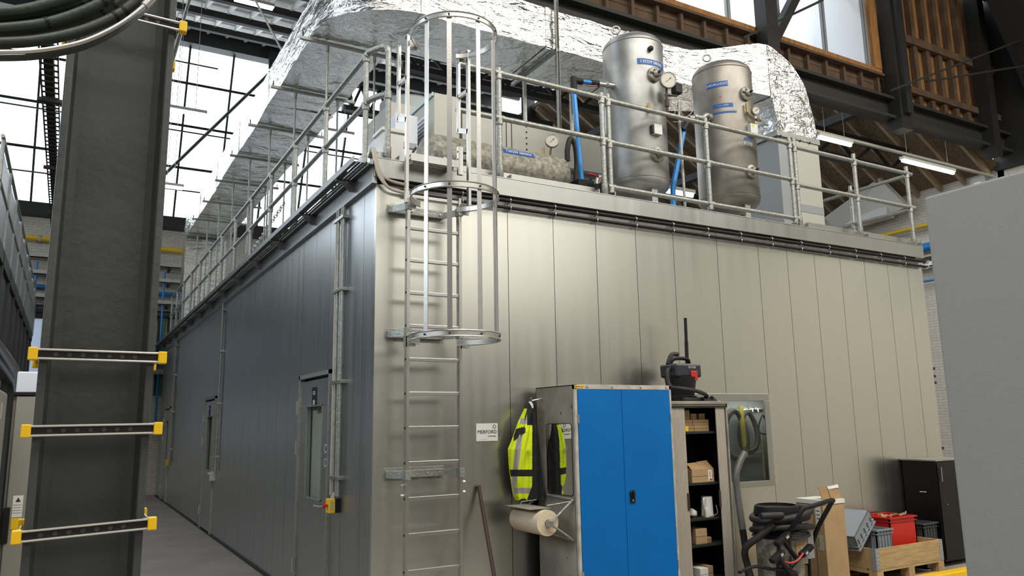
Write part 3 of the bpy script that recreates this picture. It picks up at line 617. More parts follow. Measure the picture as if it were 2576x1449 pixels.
# bends to the corner post
cp = Vector((.13, .10, 0))
MB().tube(smooth_path([(.015, .40, RT), (.02, .32, RT+.012), (.07, .2, RT+.012), (.115, .12, RT+.0), (.13, .10, RT-.06)], 4), .028, 12).build('elbow', M_GALV, rl, smooth=True)
MB().tube(smooth_path([(.015, .40, RM), (.03, .30, RM+.01), (.08, .17, RM+.01), (.13, .10, RM)], 4), .028, 12).build('elbow', M_GALV, rl, smooth=True)
q = MB().tube([cp+Vector((0, 0, 3.99)), cp+Vector((0, 0, RT-.03))], .0255, 12).build('post', M_GALV, rl, smooth=True); clampmb(cp+Vector((0, 0, RM))).build('rail_clamp', M_GALV, q, smooth=True); foot(cp+Vector((0, 0, 4.0)), q, (0, -1, 0))
r1 = rail('guard_rail', 'front guard rail between ladder and first vertical tank', (.76, .02), (2.42, .02), [.45, 1.66], (0, -1, 0), zs=(5.0, 4.545))
r2 = rail('guard_rail', 'middle front guard rail with a low third rail, before both vertical tanks', (2.50, .02), (5.22, .02), [0.0, 1.36, 2.72], (0, -1, 0), zs=(4.985, 4.53, 4.05), zb=4.03, foots=False)
r3 = rail('guard_rail', 'right front guard rail ending at the corner with a return', (5.30, .02), (7.55, .02), [0.0, 1.12, 2.22], (0, -1, 0), zs=(4.955, 4.48), ends=(0, .07))
r4 = rail('guard_rail', 'short return of guard rail going back at the right end of the roof', (7.60, .05), (7.60, 6.5), [.9, 2.4, 3.9, 5.4], (1, 0, 0), zs=(4.95, 4.47))
# ================================================================== FOIL DUCT
def nz(p, s, a):
    v = noise.noise_vector(Vector(p)*s); return Vector(p)+v*a
def section_strip(stations, n=5, amp=.012, closed_ends=(0, 0)):
    """stations: (centre, half-vector across, half-vector up) -> wrinkled rectangular tube"""
    mb = MB(); rows = []
    for c, r, u in stations:
        c, r, u = Vector(c), Vector(r), Vector(u); row = []
        cs = [c-r-u, c+r-u, c+r+u, c-r+u]
        for k in range(4):
            for j in range(n): row.append(cs[k].lerp(cs[(k+1) % 4], j/n))
        rows.append([nz(nz(p, 1.3, amp*1.2), 5, amp) for p in row])
    m = 4*n; vs = [p for r in rows for p in r]
    fs = [(i*m+j, i*m+(j+1) % m, (i+1)*m+(j+1) % m, (i+1)*m+j) for i in range(len(rows)-1) for j in range(m)]
    fs += [tuple(range(m)), tuple(range((len(rows)-1)*m, len(rows)*m))]
    mb.add(vs, fs); return mb
DZ0, DZ1 = 6.28, 6.81; zc = (DZ0+DZ1)/2; hh = (DZ1-DZ0)/2
du = thing('foil_duct', 'large foil-wrapped rectangular air duct bending above the enclosure roof', 'duct', (1, 2.4, 6.3))
def lin(a, b, n, r, u): a = Vector(a); b = Vector(b); return [(a.lerp(b, i/n), r, u) for i in range(n+1)]
XL, XR = .06, 1.0; xm = (XL+XR)/2; hw = (XR-XL)/2
section_strip(lin((xm, 13.95, 3.97), (xm, 13.95, 6.12), 10, (hw, 0, 0), (0, .27, 0))).build('end_riser', M_FOIL, du, True)
stn = []
for i in range(11):
    t = radians(9*i); c0 = Vector((xm, 13.60, 6.10)); d = Vector((0, sin(t), cos(t))); stn.append((c0+d*(.18+.27), (hw, 0, 0), d*.27))
section_strip(stn).build('end_elbow', M_FOIL, du, True)
ycuts = [13.6, 11.4, 9.2, 7.0, 4.8, 2.42]
for i in range(5): section_strip(lin((xm, ycuts[i], zc), (xm, ycuts[i+1]+.004, zc), 12, (hw, 0, 0), (0, 0, hh))).build('straight_section', M_FOIL, du, True)
stn = []
for i in range(19):
    t = radians(5*i); d = Vector((-cos(t), -sin(t), 0)); stn.append((Vector((1.02, 2.42, zc))+d*(hw+.02), d*hw, (0, 0, hh)))
section_strip(stn, 6).build('bend', M_FOIL, du, True)
YF, YB = 1.45, 2.40; ym = (YF+YB)/2; hy = (YB-YF)/2
xc = [1.02, 2.72, 4.0, 4.95]
for i in range(3): section_strip(lin((xc[i]+.004, ym, zc), (xc[i+1], ym, zc), 10, (0, hy, 0), (0, 0, hh))).build('straight_section', M_FOIL, du, True)
stn = []
for i in range(9):
    t = i/8; s = t*t*(3-2*t); z0 = DZ0+(6.17-DZ0)*s; z1 = DZ1+(6.93-DZ1)*s; ya = YF+(1.0-YF)*s; yb = YB+(1.75-YB)*s
    stn.append(((4.95+1.15*t, (ya+yb)/2, (z0+z1)/2), (0, (yb-ya)/2, 0), (0, 0, (z1-z0)/2)))
section_strip(stn, 6).build('transition', M_FOIL, du, True)
stn = []
for i in range(13):
    t = radians(90*i/12); o = Vector((6.11+.92*sin(t), 0, 5.68+1.25*cos(t))); q = Vector((6.11+.10*sin(t), 0, 5.68+.48*cos(t)))
    c = (o+q)/2; c.y = 1.375; stn.append((c, (0, .375, 0), (o-q)/2))
section_strip(stn, 6, .014).build('elbow', M_FOIL, du, True)
tp = None
for y in ycuts[1:5]: MB().box(XL-.012, XR+.012, y-.04, y+.04, DZ0-.012, DZ0-.004).box(XL-.014, XL-.006, y-.04, y+.04, DZ0-.012, DZ1+.01).build('joint_tape', M_FOIL, du)
for x in (2.72, 4.0): MB().box(x-.04, x+.04, YF-.014, YF-.006, DZ0, DZ1+.01).box(x-.04, x+.04, YF, YB, DZ0-.014, DZ0-.006).build('joint_tape', M_FOIL, du)
rs = thing('duct_riser', 'pale grey sheet-metal duct riser standing on the roof under the foil elbow', 'duct', (6.6, 1.3, 3.95))
MB().box(6.22, 7.03, 1.02, 1.66, 3.95, 5.66).build('casing', M_GREYD, rs, bevel=.004); MB().box(6.18, 7.07, .99, 1.70, 5.60, 5.68).build('flange', M_GALV, rs, bevel=.003)
MB().box(6.40, 7.04, 1.005, 1.02, 4.0, 5.6).build('front_sheet', M_AHU, rs); MB().box(6.40, 7.04, 1.0, 1.006, 4.55, 4.66).build('joint_band', M_GREYD, rs)
for k in range(4): MB().cyl((6.25+.2*k, .985, 5.60), (6.25+.2*k, 1.0, 5.60), .015, 8).build('flange_bolt', M_DARK, rs)
sp = None
for k in range(8):
    y = 2.55+1.52*k
    t = thing('duct_support', 'steel cross bar with two rods under the left foil duct, %s from the bend' % ('first', 'second', 'third', 'fourth', 'fifth', 'sixth', 'seventh', 'eighth')[k], 'support', (.5, y, 3.96), 'duct supports along the left roof edge')
    for x in (.27, .86): MB().tube([(x, y, 3.96), (x, y, DZ0-.03)], .014, 8).cyl((x, y, DZ0-.14), (x, y, DZ0-.05), .022, 8).build('rod', M_GALV, t, smooth=True)
    MB().box(-.06, 1.10, y-.02, y+.02, DZ0-.055, DZ0-.02).build('cross_bar', M_GALV, t)
    for x in (-.03, 1.07): MB().cyl((x, y, DZ0-.03), (x, y, DZ0+.05), .008, 8).build('end_bolt', M_DARK, t)
for x, lb in ((2.80, 'perforated steel upright left of the first vertical tank, before the foil duct'),):
    t = thing('strut_upright', lb, 'upright', (x, 1.38, 3.96)); MB().box(x-.02, x-.017, 1.36, 1.40, 3.96, 6.92).box(x+.017, x+.02, 1.36, 1.40, 3.96, 6.92).box(x-.02, x+.02, 1.397, 1.40, 3.96, 6.92).build('channel', M_GALV, t)
    mb = MB()
    for k in range(46): mb.box(x-.006, x+.006, 1.3955, 1.3965, 4.06+.062*k, 4.095+.062*k)
    mb.build('slot_row', M_DARK, t, stuff=True)
    MB().box(x-.02, x+.02, 1.38, 2.5, DZ0-.06, DZ0-.02).build('cross_bar', M_GALV, t)
for px, y, z1, lb in ((1322, 2.2, 6.2, 'thin steel upright behind the horizontal air tank'), (1440, 2.3, 6.2, 'perforated thin upright between gauge and blue pipe')):
    p = P(px, 350, Y=y); t = thing('strut_upright', lb, 'upright', (p.x, y, 3.96)); MB().box(p.x-.02, p.x+.02, y-.02, y+.02, 3.96, z1).build('channel', M_GALV, t)

# ================================================================== ROOF PLANT
def cyl_pt(c, r, a, z): a = radians(a); return Vector((c[0]+r*cos(a), c[1]+r*sin(a), z))
def wrap(c, r, a0, a1, z0, z1, name, mt, par, n=16, th=.002):
    vs = []; fs = []
    for i in range(n+1):
        a = a0+(a1-a0)*i/n
        for rr, z in ((r, z0), (r+th, z0), (r+th, z1), (r, z1)): vs.append(cyl_pt(c, rr, a, z))
    for i in range(n):
        for j in range(4): fs.append((i*4+j, i*4+(j+1) % 4, i*4+4+(j+1) % 4, i*4+4+j))
    fs += [(0, 1, 2, 3), (n*4, n*4+1, n*4+2, n*4+3)]
    return MB().add(vs, fs).build(name, mt, par)
def cyl_text(body, size, c, r, a, z, par, mt, horizontal=False):
    o = text(body, size, Matrix.Identity(4), None, mt)
    for v in o.data.vertices:
        an = a+math.degrees(v.co.x/r); v.co = cyl_pt(c, r+.003+v.co.z, an, z+v.co.y)
    o.parent = par; w_ = Vector((0, 0, 0)); p = par
    while p: w_ += p.location; p = p.parent
    o.location = -w_; return o
def port(c, r, a, z, par, R=.085):
    d = Vector((cos(radians(a)), sin(radians(a)), 0)); o = cyl_pt(c, r-.02, a, z)
    p = MB().lathe([(R, 0), (R, .045), (R-.012, .055), (R*.62, .058), (R*.58, .045), (R*.45, .05), (R*.45, .085), (R*.3, .10), (0, .105)], o, d, 24).build('inspection_port', M_RUSTZ, par, smooth=True)
    MB().bar(o+d*.05+Vector((-R*.9, 0, 0)), o+d*.05+Vector((R*.9, 0, 0)), .03, .02).cyl(o+d*.08, o+d*.14, .014, 8).build('port_yoke', M_DARK, p)
    return p
def gauge(o, R, d, par, top=True, red=False):
    d = Vector(d).normalized(); o = Vector(o)
    g = MB().lathe([(R*.96, 0), (R, .006), (R, .04), (R*.97, .048), (R*.88, .048), (R*.86, .04), (0, .04)], o, d, 28).build('pressure_gauge', M_GALV, par, smooth=True)
    MB().lathe([(R*.86, .0405), (R*.86, .042), (0, .042)], o, d, 28).build('dial', M_GAUGE, g)
    u, v = basis(d); n1_ = Vector((.75, 0, .66)); n1_ = (n1_-d*n1_.dot(d)).normalized()
    MB().bar(o+d*.044-n1_*R*.45, o+d*.044+n1_*R*.45, .004, .001, d).bar(o+d*.0442+n1_*R*.15, o+d*.0442+n1_*R*.42, .008, .001, d).build('needle', M_INK, g); return g
TC1, TR1 = (3.24, .48), .345; TC2, TR2 = (4.66, .50), .36
def tank(name, label, c, r, z0, z1, mt):
    t = thing(name, label, 'tank', (c[0], c[1], 3.96)); h = .16
    prof = [(0, z0)]+[(r*sin(radians(a)), z0+h*(1-cos(radians(a)))) for a in range(15, 91, 15)]+[(r, z1-h)]+[(r*sin(radians(a)), z1-h*(1-cos(radians(a)))) for a in range(75, 0, -15)]+[(0, z1)]
    MB().lathe(prof, (c[0], c[1], 0), (0, 0, 1), 56).build('shell', mt, t, smooth=True)
    for z in (z0+h+.02, z1-h-.01): MB().lathe([(r+.001, -.006), (r+.005, 0), (r+.001, .006)], (c[0], c[1], z), (0, 0, 1), 56).build('weld_ring', mt, t, smooth=True)
    for a in (30, 150, 270):
        p = cyl_pt(c, r*.72, a, 0); MB().box(p.x-.04, p.x+.04, p.y-.02, p.y+.02, 3.955, z0+.10).build('leg', M_GALV, t)
    a = 190; p = cyl_pt(c, r*.78, a, z1-.035); MB().tube(arc(p+Vector((0, 0, .045)), .045, 0, 2*pi, 16, (.8, -.6, 0), (0, 0, 1)), .013, 6).build('lifting_eye', M_GALV, t, smooth=True)
    return t
T1 = tank('air_tank', 'tall upright bright zinc air tank with large pressure gauge, the left one', TC1, TR1, 4.13, 6.08, M_TANK)
port(TC1, TR1, -90, 5.48, T1); port(TC1, TR1, -92, 4.55, T1)
wrap(TC1, TR1, -122, -57, 5.59, 5.66, 'number_label', M_LABB, T1); cyl_text('130209 080005', .050, TC1, TR1, -91, 5.625, T1, M_LABW)
gauge((3.31, .0, 5.37), .092, (-.35, -.92, -.15), T1); MB().tube([(3.31, .02, 5.29), (3.31, .02, 4.95)], .014, 8).cyl((3.31, .02, 5.08), (3.31, .02, 5.16), .024, 8).cyl((3.31, .04, 5.22), (3.44, .0, 5.22), .012, 8).build('gauge_pipe', M_BROWN, T1, smooth=True)
MB().box(3.43, 3.53, .0, .08, 5.27, 5.38).build('pressure_switch', M_BLACK, T1, bevel=.006)
MB().tube(smooth_path([(3.42, .0, 5.22), (3.60, -.02, 5.20), (3.66, 0, 5.10), (3.56, 0, 5.0), (3.44, .02, 4.98), (3.42, .02, 5.05), (3.50, .02, 5.06), (3.52, .02, 4.95), (3.40, .04, 4.93)], 5), .004, 5).build('thin_cable', M_AHU, T1)
p = cyl_pt(TC1, TR1, -108, 5.06); MB().cyl(p, p+Vector((0, -.04, 0)), .012, 8).cyl(p+Vector((0, -.035, -.05)), p+Vector((0, -.035, .06)), .014, 8).bar(p+Vector((0, -.05, 0)), p+Vector((.08, -.05, 0)), .006, .01).build('sampling_valve', M_BRASS, T1)
p = cyl_pt(TC1, TR1, -93, 4.83); MB().box(p.x-.05, p.x+.06, p.y-.05, p.y+.02, p.z-.06, p.z+.06).build('type_plate', M_WHITE, T1, bevel=.004); MB().box(p.x-.07, p.x-.05, p.y-.04, p.y, p.z-.05, p.z+.04).build('plate_bracket', M_DARK, T1)
p = cyl_pt(TC1, TR1, -96, 5.78); MB().lathe([(.03, 0), (.03, .03), (.018, .045), (0, .05)], p, (0, -1, 0), 12).build('plug', M_DARK, T1, smooth=True)
MB().tube([(3.55, .10, 5.2), (3.58, .12, 4.0)], .016, 8).build('drain_pipe', M_GALV, T1)
T2 = tank('air_tank', 'tall upright dull zinc air tank marked DRUKLUCHT, the right one', TC2, TR2, 4.14, 6.08, M_TANKB)
port(TC2, TR2, -90, 5.55, T2); port(TC2, TR2, -90, 4.58, T2, .08)
wrap(TC2, TR2, -166, -125, 5.64, 5.71, 'name_label', M_LABB, T2); cyl_text('DRUKLUCHT', .043, TC2, TR2, -145.5, 5.675, T2, M_LABW)
wrap(TC2, TR2, -156, -118, 5.375, 5.425, 'data_label', M_LABB, T2); wrap(TC2, TR2, -156, -112, 5.30, 5.325, 'data_label', M_LABB, T2); cyl_text('-------  4.500', .026, TC2, TR2, -137, 5.40, T2, M_LABW)
wrap(TC2, TR2, -142, -138, 5.50, 5.52, 'red_spot', M_RED, T2)
gauge((4.73, .08, 5.33), .052, (-.3, -.9, -.2), T2); MB().cyl((4.64, .11, 5.30), (4.64, .11, 5.42), .016, 8).tube([(4.64, .12, 5.30), (4.70, .1, 5.24), (4.80, .1, 5.23)], .012, 6).cyl((4.76, .09, 5.23), (4.84, .09, 5.23), .018, 6).build('safety_valve', M_BRASS, T2)
MB().box(4.66, 4.78, .09, .15, 5.03, 5.17).build('white_tag_box', M_WHITE, T2, bevel=.004); MB().box(4.69, 4.72, .088, .09, 5.13, 5.16).build('yellow_dot', M_YEL, T2)
wrap(TC2, TR2, -100, -82, 4.965, 4.995, 'small_label', M_LABB, T2); cyl_text('( ) BOGE', .055, TC2, TR2, -96, 4.92, T2, M_LABW)
# pipe fittings and blue air pipes
p0 = Vector((TC1[0]-TR1+.02, TC1[1]-.05, 5.40)); p1 = P(1452, 196, Y=.36)
t = thing('air_fitting', 'steel and black pipe fitting with red tap on the bright upright tank', 'pipe fitting', p0)
a = p0; b = Vector((p1.x, p0.y, p1.z)); L = b-a
MB().cyl(a, a+L*.18, .034, 12).cyl(a+L*.18, a+L*.22, .042, 8).cyl(a+L*.22, a+L*.40, .028, 12).build('steel_nipple', M_STEEL, t, smooth=True)
MB().cyl(a+L*.40, a+L*.58, .034, 12).cyl(a+L*.80, a+L*1.03, .036, 12).cyl(b+Vector((0, 0, .035)), b-Vector((0, 0, .12)), .037, 12).build('black_coupling', M_BLACK, t, smooth=True)
MB().cyl(a+L*.58, a+L*.8, .024, 12).build('blue_stub', M_BLUEP, t, smooth=True); MB().bar(a+L*.48+Vector((0, -.03, -.04)), a+L*.72+Vector((0, -.04, -.06)), .02, .008).build('red_tap', M_RED, t)
q = P(1464, 458, Y=.30)
t = thing('air_pipe', 'straight blue air pipe standing left of the left upright tank', 'pipe', (q.x, q.y, 4.0)); MB().tube([b-Vector((0, 0, .10)), q], .025, 12).build('pipe', M_BLUEP, t, smooth=True); MB().box(q.x-.10, q.x+.10, q.y-.08, q.y+.08, 3.96, q.z).build('foot_block', M_BLACK, t)
a = Vector((TC2[0]-TR2+.02, TC2[1]-.10, 5.28)); b = a+Vector((-.10, -.02, 0)); c = P(1733, 300, Y=.38); d = P(1722, 318, Y=.36); e = P(1693, 474, Y=.30)
t = thing('air_fitting', 'bent zinc elbow fitting on the left side of the dull upright tank', 'pipe fitting', a)
MB().tube(smooth_path([a, b+Vector((.02, 0, .01)), b+Vector((-.05, 0, -.04)), c.lerp(b, .5), c], 4), .034, 12).cyl(c.lerp(b, .45), c.lerp(b, .3), .045, 8).cyl(c.lerp(b, .15), c, .042, 8).lathe([(.05, 0), (.05, .03), (.035, .04)], a, (-1, 0, 0), 14).build('elbow', M_GALV, t, smooth=True); MB().cyl(c, d+(d-c)*.6, .042, 12).build('black_coupling', M_BLACK, t, smooth=True)
t = thing('air_pipe', 'slanting blue air pipe between the two upright tanks', 'pipe', (e.x, e.y, 4.0)); MB().tube([d, e, Vector((e.x-.01, e.y, 3.96))], .030, 12).build('pipe', M_BLUEP, t, smooth=True)
p = P(1503, 452, Y=.12); t = thing('drain_valve', 'small tap with red lever beside the post left of the tanks', 'valve', (p.x, p.y, 3.96))
MB().tube(smooth_path([p+Vector((.06, .1, -.02)), p+Vector((.04, 0, .04)), p, p-Vector((0, 0, .06))], 4), .022, 10).build('body', M_STEEL, t, smooth=True); MB().cyl(p-Vector((0, 0, .05)), p-Vector((0, 0, .17)), .032, 12).build('black_coupling', M_BLACK, t, smooth=True); MB().cyl(p-Vector((0, 0, .15)), (p.x, p.y, 3.955), .022, 10).build('blue_stub', M_BLUEP, t, smooth=True); MB().bar(p+Vector((.0, -.02, .03)), p+Vector((-.13, -.03, .035)), .022, .01).build('red_lever', M_RED, t)
# black flexible hose
t = thing('flexible_hose', 'black flexible hose looping up behind the horizontal tank end', 'hose', (2.3, .5, 4.0))
MB().tube(smooth_path([P(1428, 405, Y=.6), P(1427, 380, Y=.6), P(1432, 354, Y=.6), P(1438, 350, Y=.6), P(1447, 368, Y=.6), P(1451, 410, Y=.6), P(1448, 455, Y=.6), (P(1448, 455, Y=.6).x, .6, 3.97)], 5), .03, 10).build('hose', M_RUB, t, smooth=True)
# horizontal tank
hc_, hr = (.52, 4.24), .225
HT = thing('horizontal_tank', 'weathered horizontal air tank lying on the roof behind the ladder', 'tank', (1.45, .52, 3.96))
prof = [(0, .60)]+[(hr*sin(radians(a)), .60+.12*(1-cos(radians(a)))) for a in range(15, 91, 15)]+[(hr, 2.16)]+[(hr*sin(radians(a)), 2.28-.12*(1-cos(radians(a)))) for a in range(75, 0, -15)]+[(0, 2.28)]
MB().lathe(prof, (0, hc_[0], hc_[1]), (1, 0, 0), 40).build('shell', M_RUSTZ, HT, smooth=True)
for x in (.95, 1.9): MB().box(x-.03, x+.03, .35, .70, 3.955, 4.08).build('saddle', M_GALV, HT)
vs = []; fs = []
for i in range(5):
    an = radians(222-i*4.3)
    for x in (1.42, 1.78): vs.append((x, hc_[0]+(hr+.002)*cos(an), hc_[1]-(hr+.002)*sin(an)))
fs = [(2*i, 2*i+1, 2*i+3, 2*i+2) for i in range(4)]; MB().add(vs, fs).build('number_label', M_LABB, HT)
an = radians(213.5); nn = Vector((0, cos(an), -sin(an))); text('130209 080004', .048, frame_m(Vector((1.60, hc_[0], hc_[1]))+nn*(hr+.003), (1, 0, 0), Vector((1, 0, 0)).cross(nn)*-1), HT, M_LABW)
p = P(1388, 357, Y=.42); gauge(p, .072, (-.45, -.88, 0), HT); MB().cyl((p.x, p.y+.02, p.z-.05), (p.x, hc_[0]-.05, hc_[1]+hr-.03), .012, 8).build('gauge_stem', M_BRASS, HT)
p = P(1366, 372, Y=.45); MB().cyl(p, p-Vector((0, 0, .09)), .014, 8).build('small_valve', M_BRASS, HT)
MB().tube(smooth_path([(.64, .50, 4.16), (.56, .48, 4.16), (.50, .46, 4.15), (.46, .44, 4.10), (.42, .42, 4.08)], 4), .045, 12).build('end_elbow', M_GALV, HT, smooth=True); MB().bar((.42, .36, 4.10), (.50, .34, 4.24), .012, .02).build('tap_lever', M_DARK, HT)
# air handling units behind
t = thing('plant_box', 'wide pale grey sheet-metal plant box behind the horizontal tank', 'plant unit', (2.4, 1.6, 3.96))
MB().box(1.40, 3.30, 1.2, 1.95, 4.66, 5.13).build('casing', M_AHU, t, bevel=.006)
for x in (1.62, 2.32, 3.2): MB().box(x, x+.05, 1.3, 1.35, 3.955, 4.66).build('leg', M_GALV, t)
for x in (1.95, 2.02): MB().box(x, x+.008, 1.195, 1.2, 4.67, 5.12).build('seam_strip', M_DARK, t)
for k in range(6): MB().cyl((2.22, 1.19, 4.72+.07*k), (2.22, 1.2, 4.72+.07*k), .009, 8).build('screw', M_DARK, t)
MB().box(1.6, 3.2, 1.3, 1.9, 4.62, 4.66).build('base_pan', M_GREYD, t)
t = thing('plant_unit', 'tall beige cooling unit with round fan on top, behind the ladder cage', 'plant unit', (1.3, 1.6, 3.96))
MB().box(1.02, 1.32, 1.1, 2.2, 3.96, 5.20).build('casing', M_AHU, t, bevel=.008); MB().box(1.015, 1.02, 1.25, 1.8, 4.55, 5.02).build('side_grille', M_AHUW, t)
for k in range(10): MB().box(1.008, 1.015, 1.27, 1.78, 4.57+.045*k, 4.585+.045*k).build('grille_bar', M_GREYD, t)
MB().box(1.0, 1.014, 1.1, 2.2, 5.16, 5.20).build('glass_edge', mat('pale_green_edge', (.45, .62, .56), .3), t)
MB().box(.95, 1.75, 2.22, 3.2, 3.96, 5.52).build('rear_casing', M_AHU, t, bevel=.01); MB().lathe([(.38, 0), (.38, .15), (.35, .18), (.1, .20), (0, .20)], (1.36, 2.62, 5.52), (0, 0, 1), 32).build('fan_housing', M_GREYD, t, smooth=True); MB().bar((1.7, 2.3, 5.52), (1.74, 2.3, 5.8), .05, .03).build('fan_bracket', M_WHITE, t)
MB().lathe([(.035, 0), (.035, .05), (.02, .06), (0, .06)], (1.02, 1.2, 4.52), (-1, 0, 0), 12).build('connector', M_DARK, t)
t = thing('white_plant_unit', 'long white plant casing along the left roof side, behind the guard rail', 'plant unit', (1.1, 3.5, 3.96))
a = P(985, 300, X=.72); b = P(866, 430, X=.72)
MB().prism([(.66, 1.30, 3.96), (.66, 1.30, 4.98), (.66, 3.6, 4.72), (.66, 3.6, 3.96)], (.26, 0, 0)).build('casing', M_AHUW, t, bevel=.01)
MB().box(.65, .66, 1.35, 3.5, 4.55, 4.58).build('top_trim', M_AHU, t)
for z in (4.30, 4.10): MB().box(.68, .90, 1.285, 1.30, z+.3, z+.36).build('louvre', M_GREYD, t)
t = thing('white_box', 'small white electrical box on the roof just behind the corner post', 'box', (.5, .9, 3.96)); MB().box(.40, .62, .95, 1.2, 3.96, 4.62).box(.38, .64, .93, 1.22, 4.60, 4.64).build('casing', M_WHITE, t, bevel=.006)
for k, (y, x, h, lb) in enumerate(((5.6, .9, 4.50, 'low white rounded plant housing farther back behind the left rail'), (7.6, .9, 4.55, 'white plant housing midway along the left rail'), (10.4, .9, 4.4, 'white plant housing deepest behind the left rail'))):
    t = thing('plant_housing', lb, 'plant unit', (x, y, 3.96)); MB().prism([(x-.25, y, 3.96), (x-.25, y, h-.12), (x-.12, y, h), (x+.5, y, h), (x+.5, y, 3.96)], (0, 1.2, 0)).build('casing', M_AHUW, t, bevel=.02); MB().box(x-.26, x-.25, y+.2, y+1.0, 4.02, 4.3).build('access_panel', M_AHU, t)
t = thing('hanging_chain', 'pale chain hanging diagonally behind the left guard rail', 'chain', P(700, 520, Y=7)); a, b = P(716, 510, X=.3), P(622, 650, X=.3)
mb = MB(); L = (b-a); n = 26; dd = L.normalized(); u_, v_ = basis(dd)
for k in range(n):
    c = a+L*(k+.5)/n; uu = u_ if k % 2 else v_; mb.tube([c+dd*L.length/n*.62*cos(q_)+uu*.025*sin(q_) for q_ in [2*pi*j/8 for j in range(8)]], .007, 4, True)
mb.build('chain_links', M_ALU, t, stuff=True)

# ================================================================== LEFT FOREGROUND
cx0, cx1, cy = -2.228, -1.902, -3.20
cl = thing('painted_column', 'dark grey painted steel column standing nearest the camera on the left', 'column', (-2.07, -3.05, 0))
MB().box(cx0, cx0+.024, cy, cy+.30, 0, 11.2).build('flange', M_COLPAINT, cl, bevel=.004); MB().box(cx1-.024, cx1, cy, cy+.30, 0, 11.2).build('flange', M_COLPAINT, cl, bevel=.004)
mb = MB(); mb.box(cx0+.02, cx1-.02, cy+.13, cy+.145, 0, 11.2)
for x, s in ((cx0+.022, 1), (cx1-.022, -1)): mb.prism([(x, cy+.145, 0), (x, cy+.10, 0), (x+s*.010, cy+.12, 0), (x+s*.035, cy+.131, 0)], (0, 0, 11.2))
mb.build('web', M_COLPAINT, cl)
def bracket(z, tilt, label):
    t = thing('column_bracket', label, 'bracket', (-2.07, cy-.03, z)); xa, xb = cx0-.006, cx1+.012
    for dz_ in (.014, -.014): MB().tube([(xa, cy-.022, z+dz_-tilt), (xb, cy-.022, z+dz_+tilt)], .0042, 8).build('rod', M_STEEL, t, smooth=True)
    MB().bar((xa, cy-.012, z-tilt), (xb, cy-.012, z+tilt), .010, .020).build('channel', M_DARK, t)
    mb = MB()
    for k in range(7): mb.lathe([(.0075, 0), (.0075, .002), (0, .002)], (cx0+.045+.037*k, cy-.0175, z+tilt*(.037*k-.13)/.16), (0, -1, 0), 10)
    mb.build('channel_holes', M_COLPAINT, t, stuff=True)
    for x, zz in ((xa-.010, z-tilt), (xb+.010, z+tilt)):
        MB().box(x-.013, x+.013, cy-.034, cy-.004, zz-.020, zz+.020).build('end_cap', M_YEL, t, bevel=.003)
        MB().cyl((x, cy-.004, zz), (x, cy+.30, zz), .005, 6).build('side_rod', M_STEEL, t)
        MB().box(x-.012, x+.012, cy+.30, cy+.335, zz-.02, zz+.02).build('end_cap', M_YEL, t, bevel=.003)
for (py, tl, lb) in ((894, -.0015, 'yellow-capped rod bracket clamped round the column, upper of the three below mid-height'), (1081, .001, 'yellow-capped rod bracket clamped round the column, second of the three below mid-height'), (1333, .006, 'yellow-capped rod bracket clamped round the column, lowest of all'), (50, -.004, 'yellow-capped rod bracket at the very top of the column')):
    bracket(P(235 if py > 100 else 400, py, Y=cy-.03).z, tl, lb)
# hose bundle
HY = -3.72
hb = [([(-60, 34), (0, 31), (56, 26), (112, 13), (160, -2), (200, -18)], 'highest'), ([(-60, 50), (0, 49), (75, 39), (150, 22), (215, 2), (250, -14)], 'second'), ([(-60, 74), (0, 72), (75, 65), (130, 55), (190, 36), (250, 10), (285, -14)], 'third'), ([(-60, 84), (0, 84), (75, 80), (150, 67), (220, 47), (275, 20), (315, -12)], 'fourth'), ([(-60, 110), (0, 108), (75, 104), (150, 92), (220, 73), (290, 42), (338, 8), (355, -12)], 'lowest')]
for i, (pts, nm) in enumerate(hb):
    t = thing('green_hose', 'dark green hose in the hanging bundle at top left, %s of five' % nm, 'hose', P(75, 60, Y=HY+.03*i), 'hose bundle at top left')
    ps = smooth_path([P(x, y, Y=HY+(.035 if i in (1, 3) else 0)) for x, y in pts], 5); MB().tube(ps, .0150, 12).build('hose', M_HOSEG, t, smooth=True)
    for fx_, fy_ in (((205, 5), (222, 0)), ((235, -2), (215, 2)), ((258, 8), (120, 56)), ((270, 24), (300, 5)), ((285, 45), (310, 32)))[i][:2]:
        k = min(range(1, len(ps)-1), key=lambda k: (ps[k]-P(fx_, fy_, Y=HY)).length); d = (ps[k+1]-ps[k-1]).normalized(); MB().cyl(ps[k]-d*.004, ps[k]+d*.004, .0165, 12).build('cable_tie', M_BLACK, t)
t = thing('hose_rim', 'curved steel rim carrying the green hoses at top left', 'rim', P(75, 130, Y=HY-.03)); ps = smooth_path([P(x, y, Y=HY-.04) for x, y in ((-60, 132), (0, 131), (75, 129), (150, 119), (220, 101), (290, 68), (345, 30), (385, -8), (400, -30))], 5)
MB().tube(ps, .0065, 10).build('rim_tube', M_STEEL, t, smooth=True)
mb = MB()
for k in range(len(ps)-1): mb.bar(ps[k]+Vector((0, .02, -.008)), ps[k+1]+Vector((0, .02, -.008)), .035, .003, (0, 0, 1))
mb.build('rim_band', M_COLPAINT, t); k = 32; MB().cyl(ps[k], ps[k+3], .010, 10).build('rim_sleeve', M_STEEL, t, smooth=True)
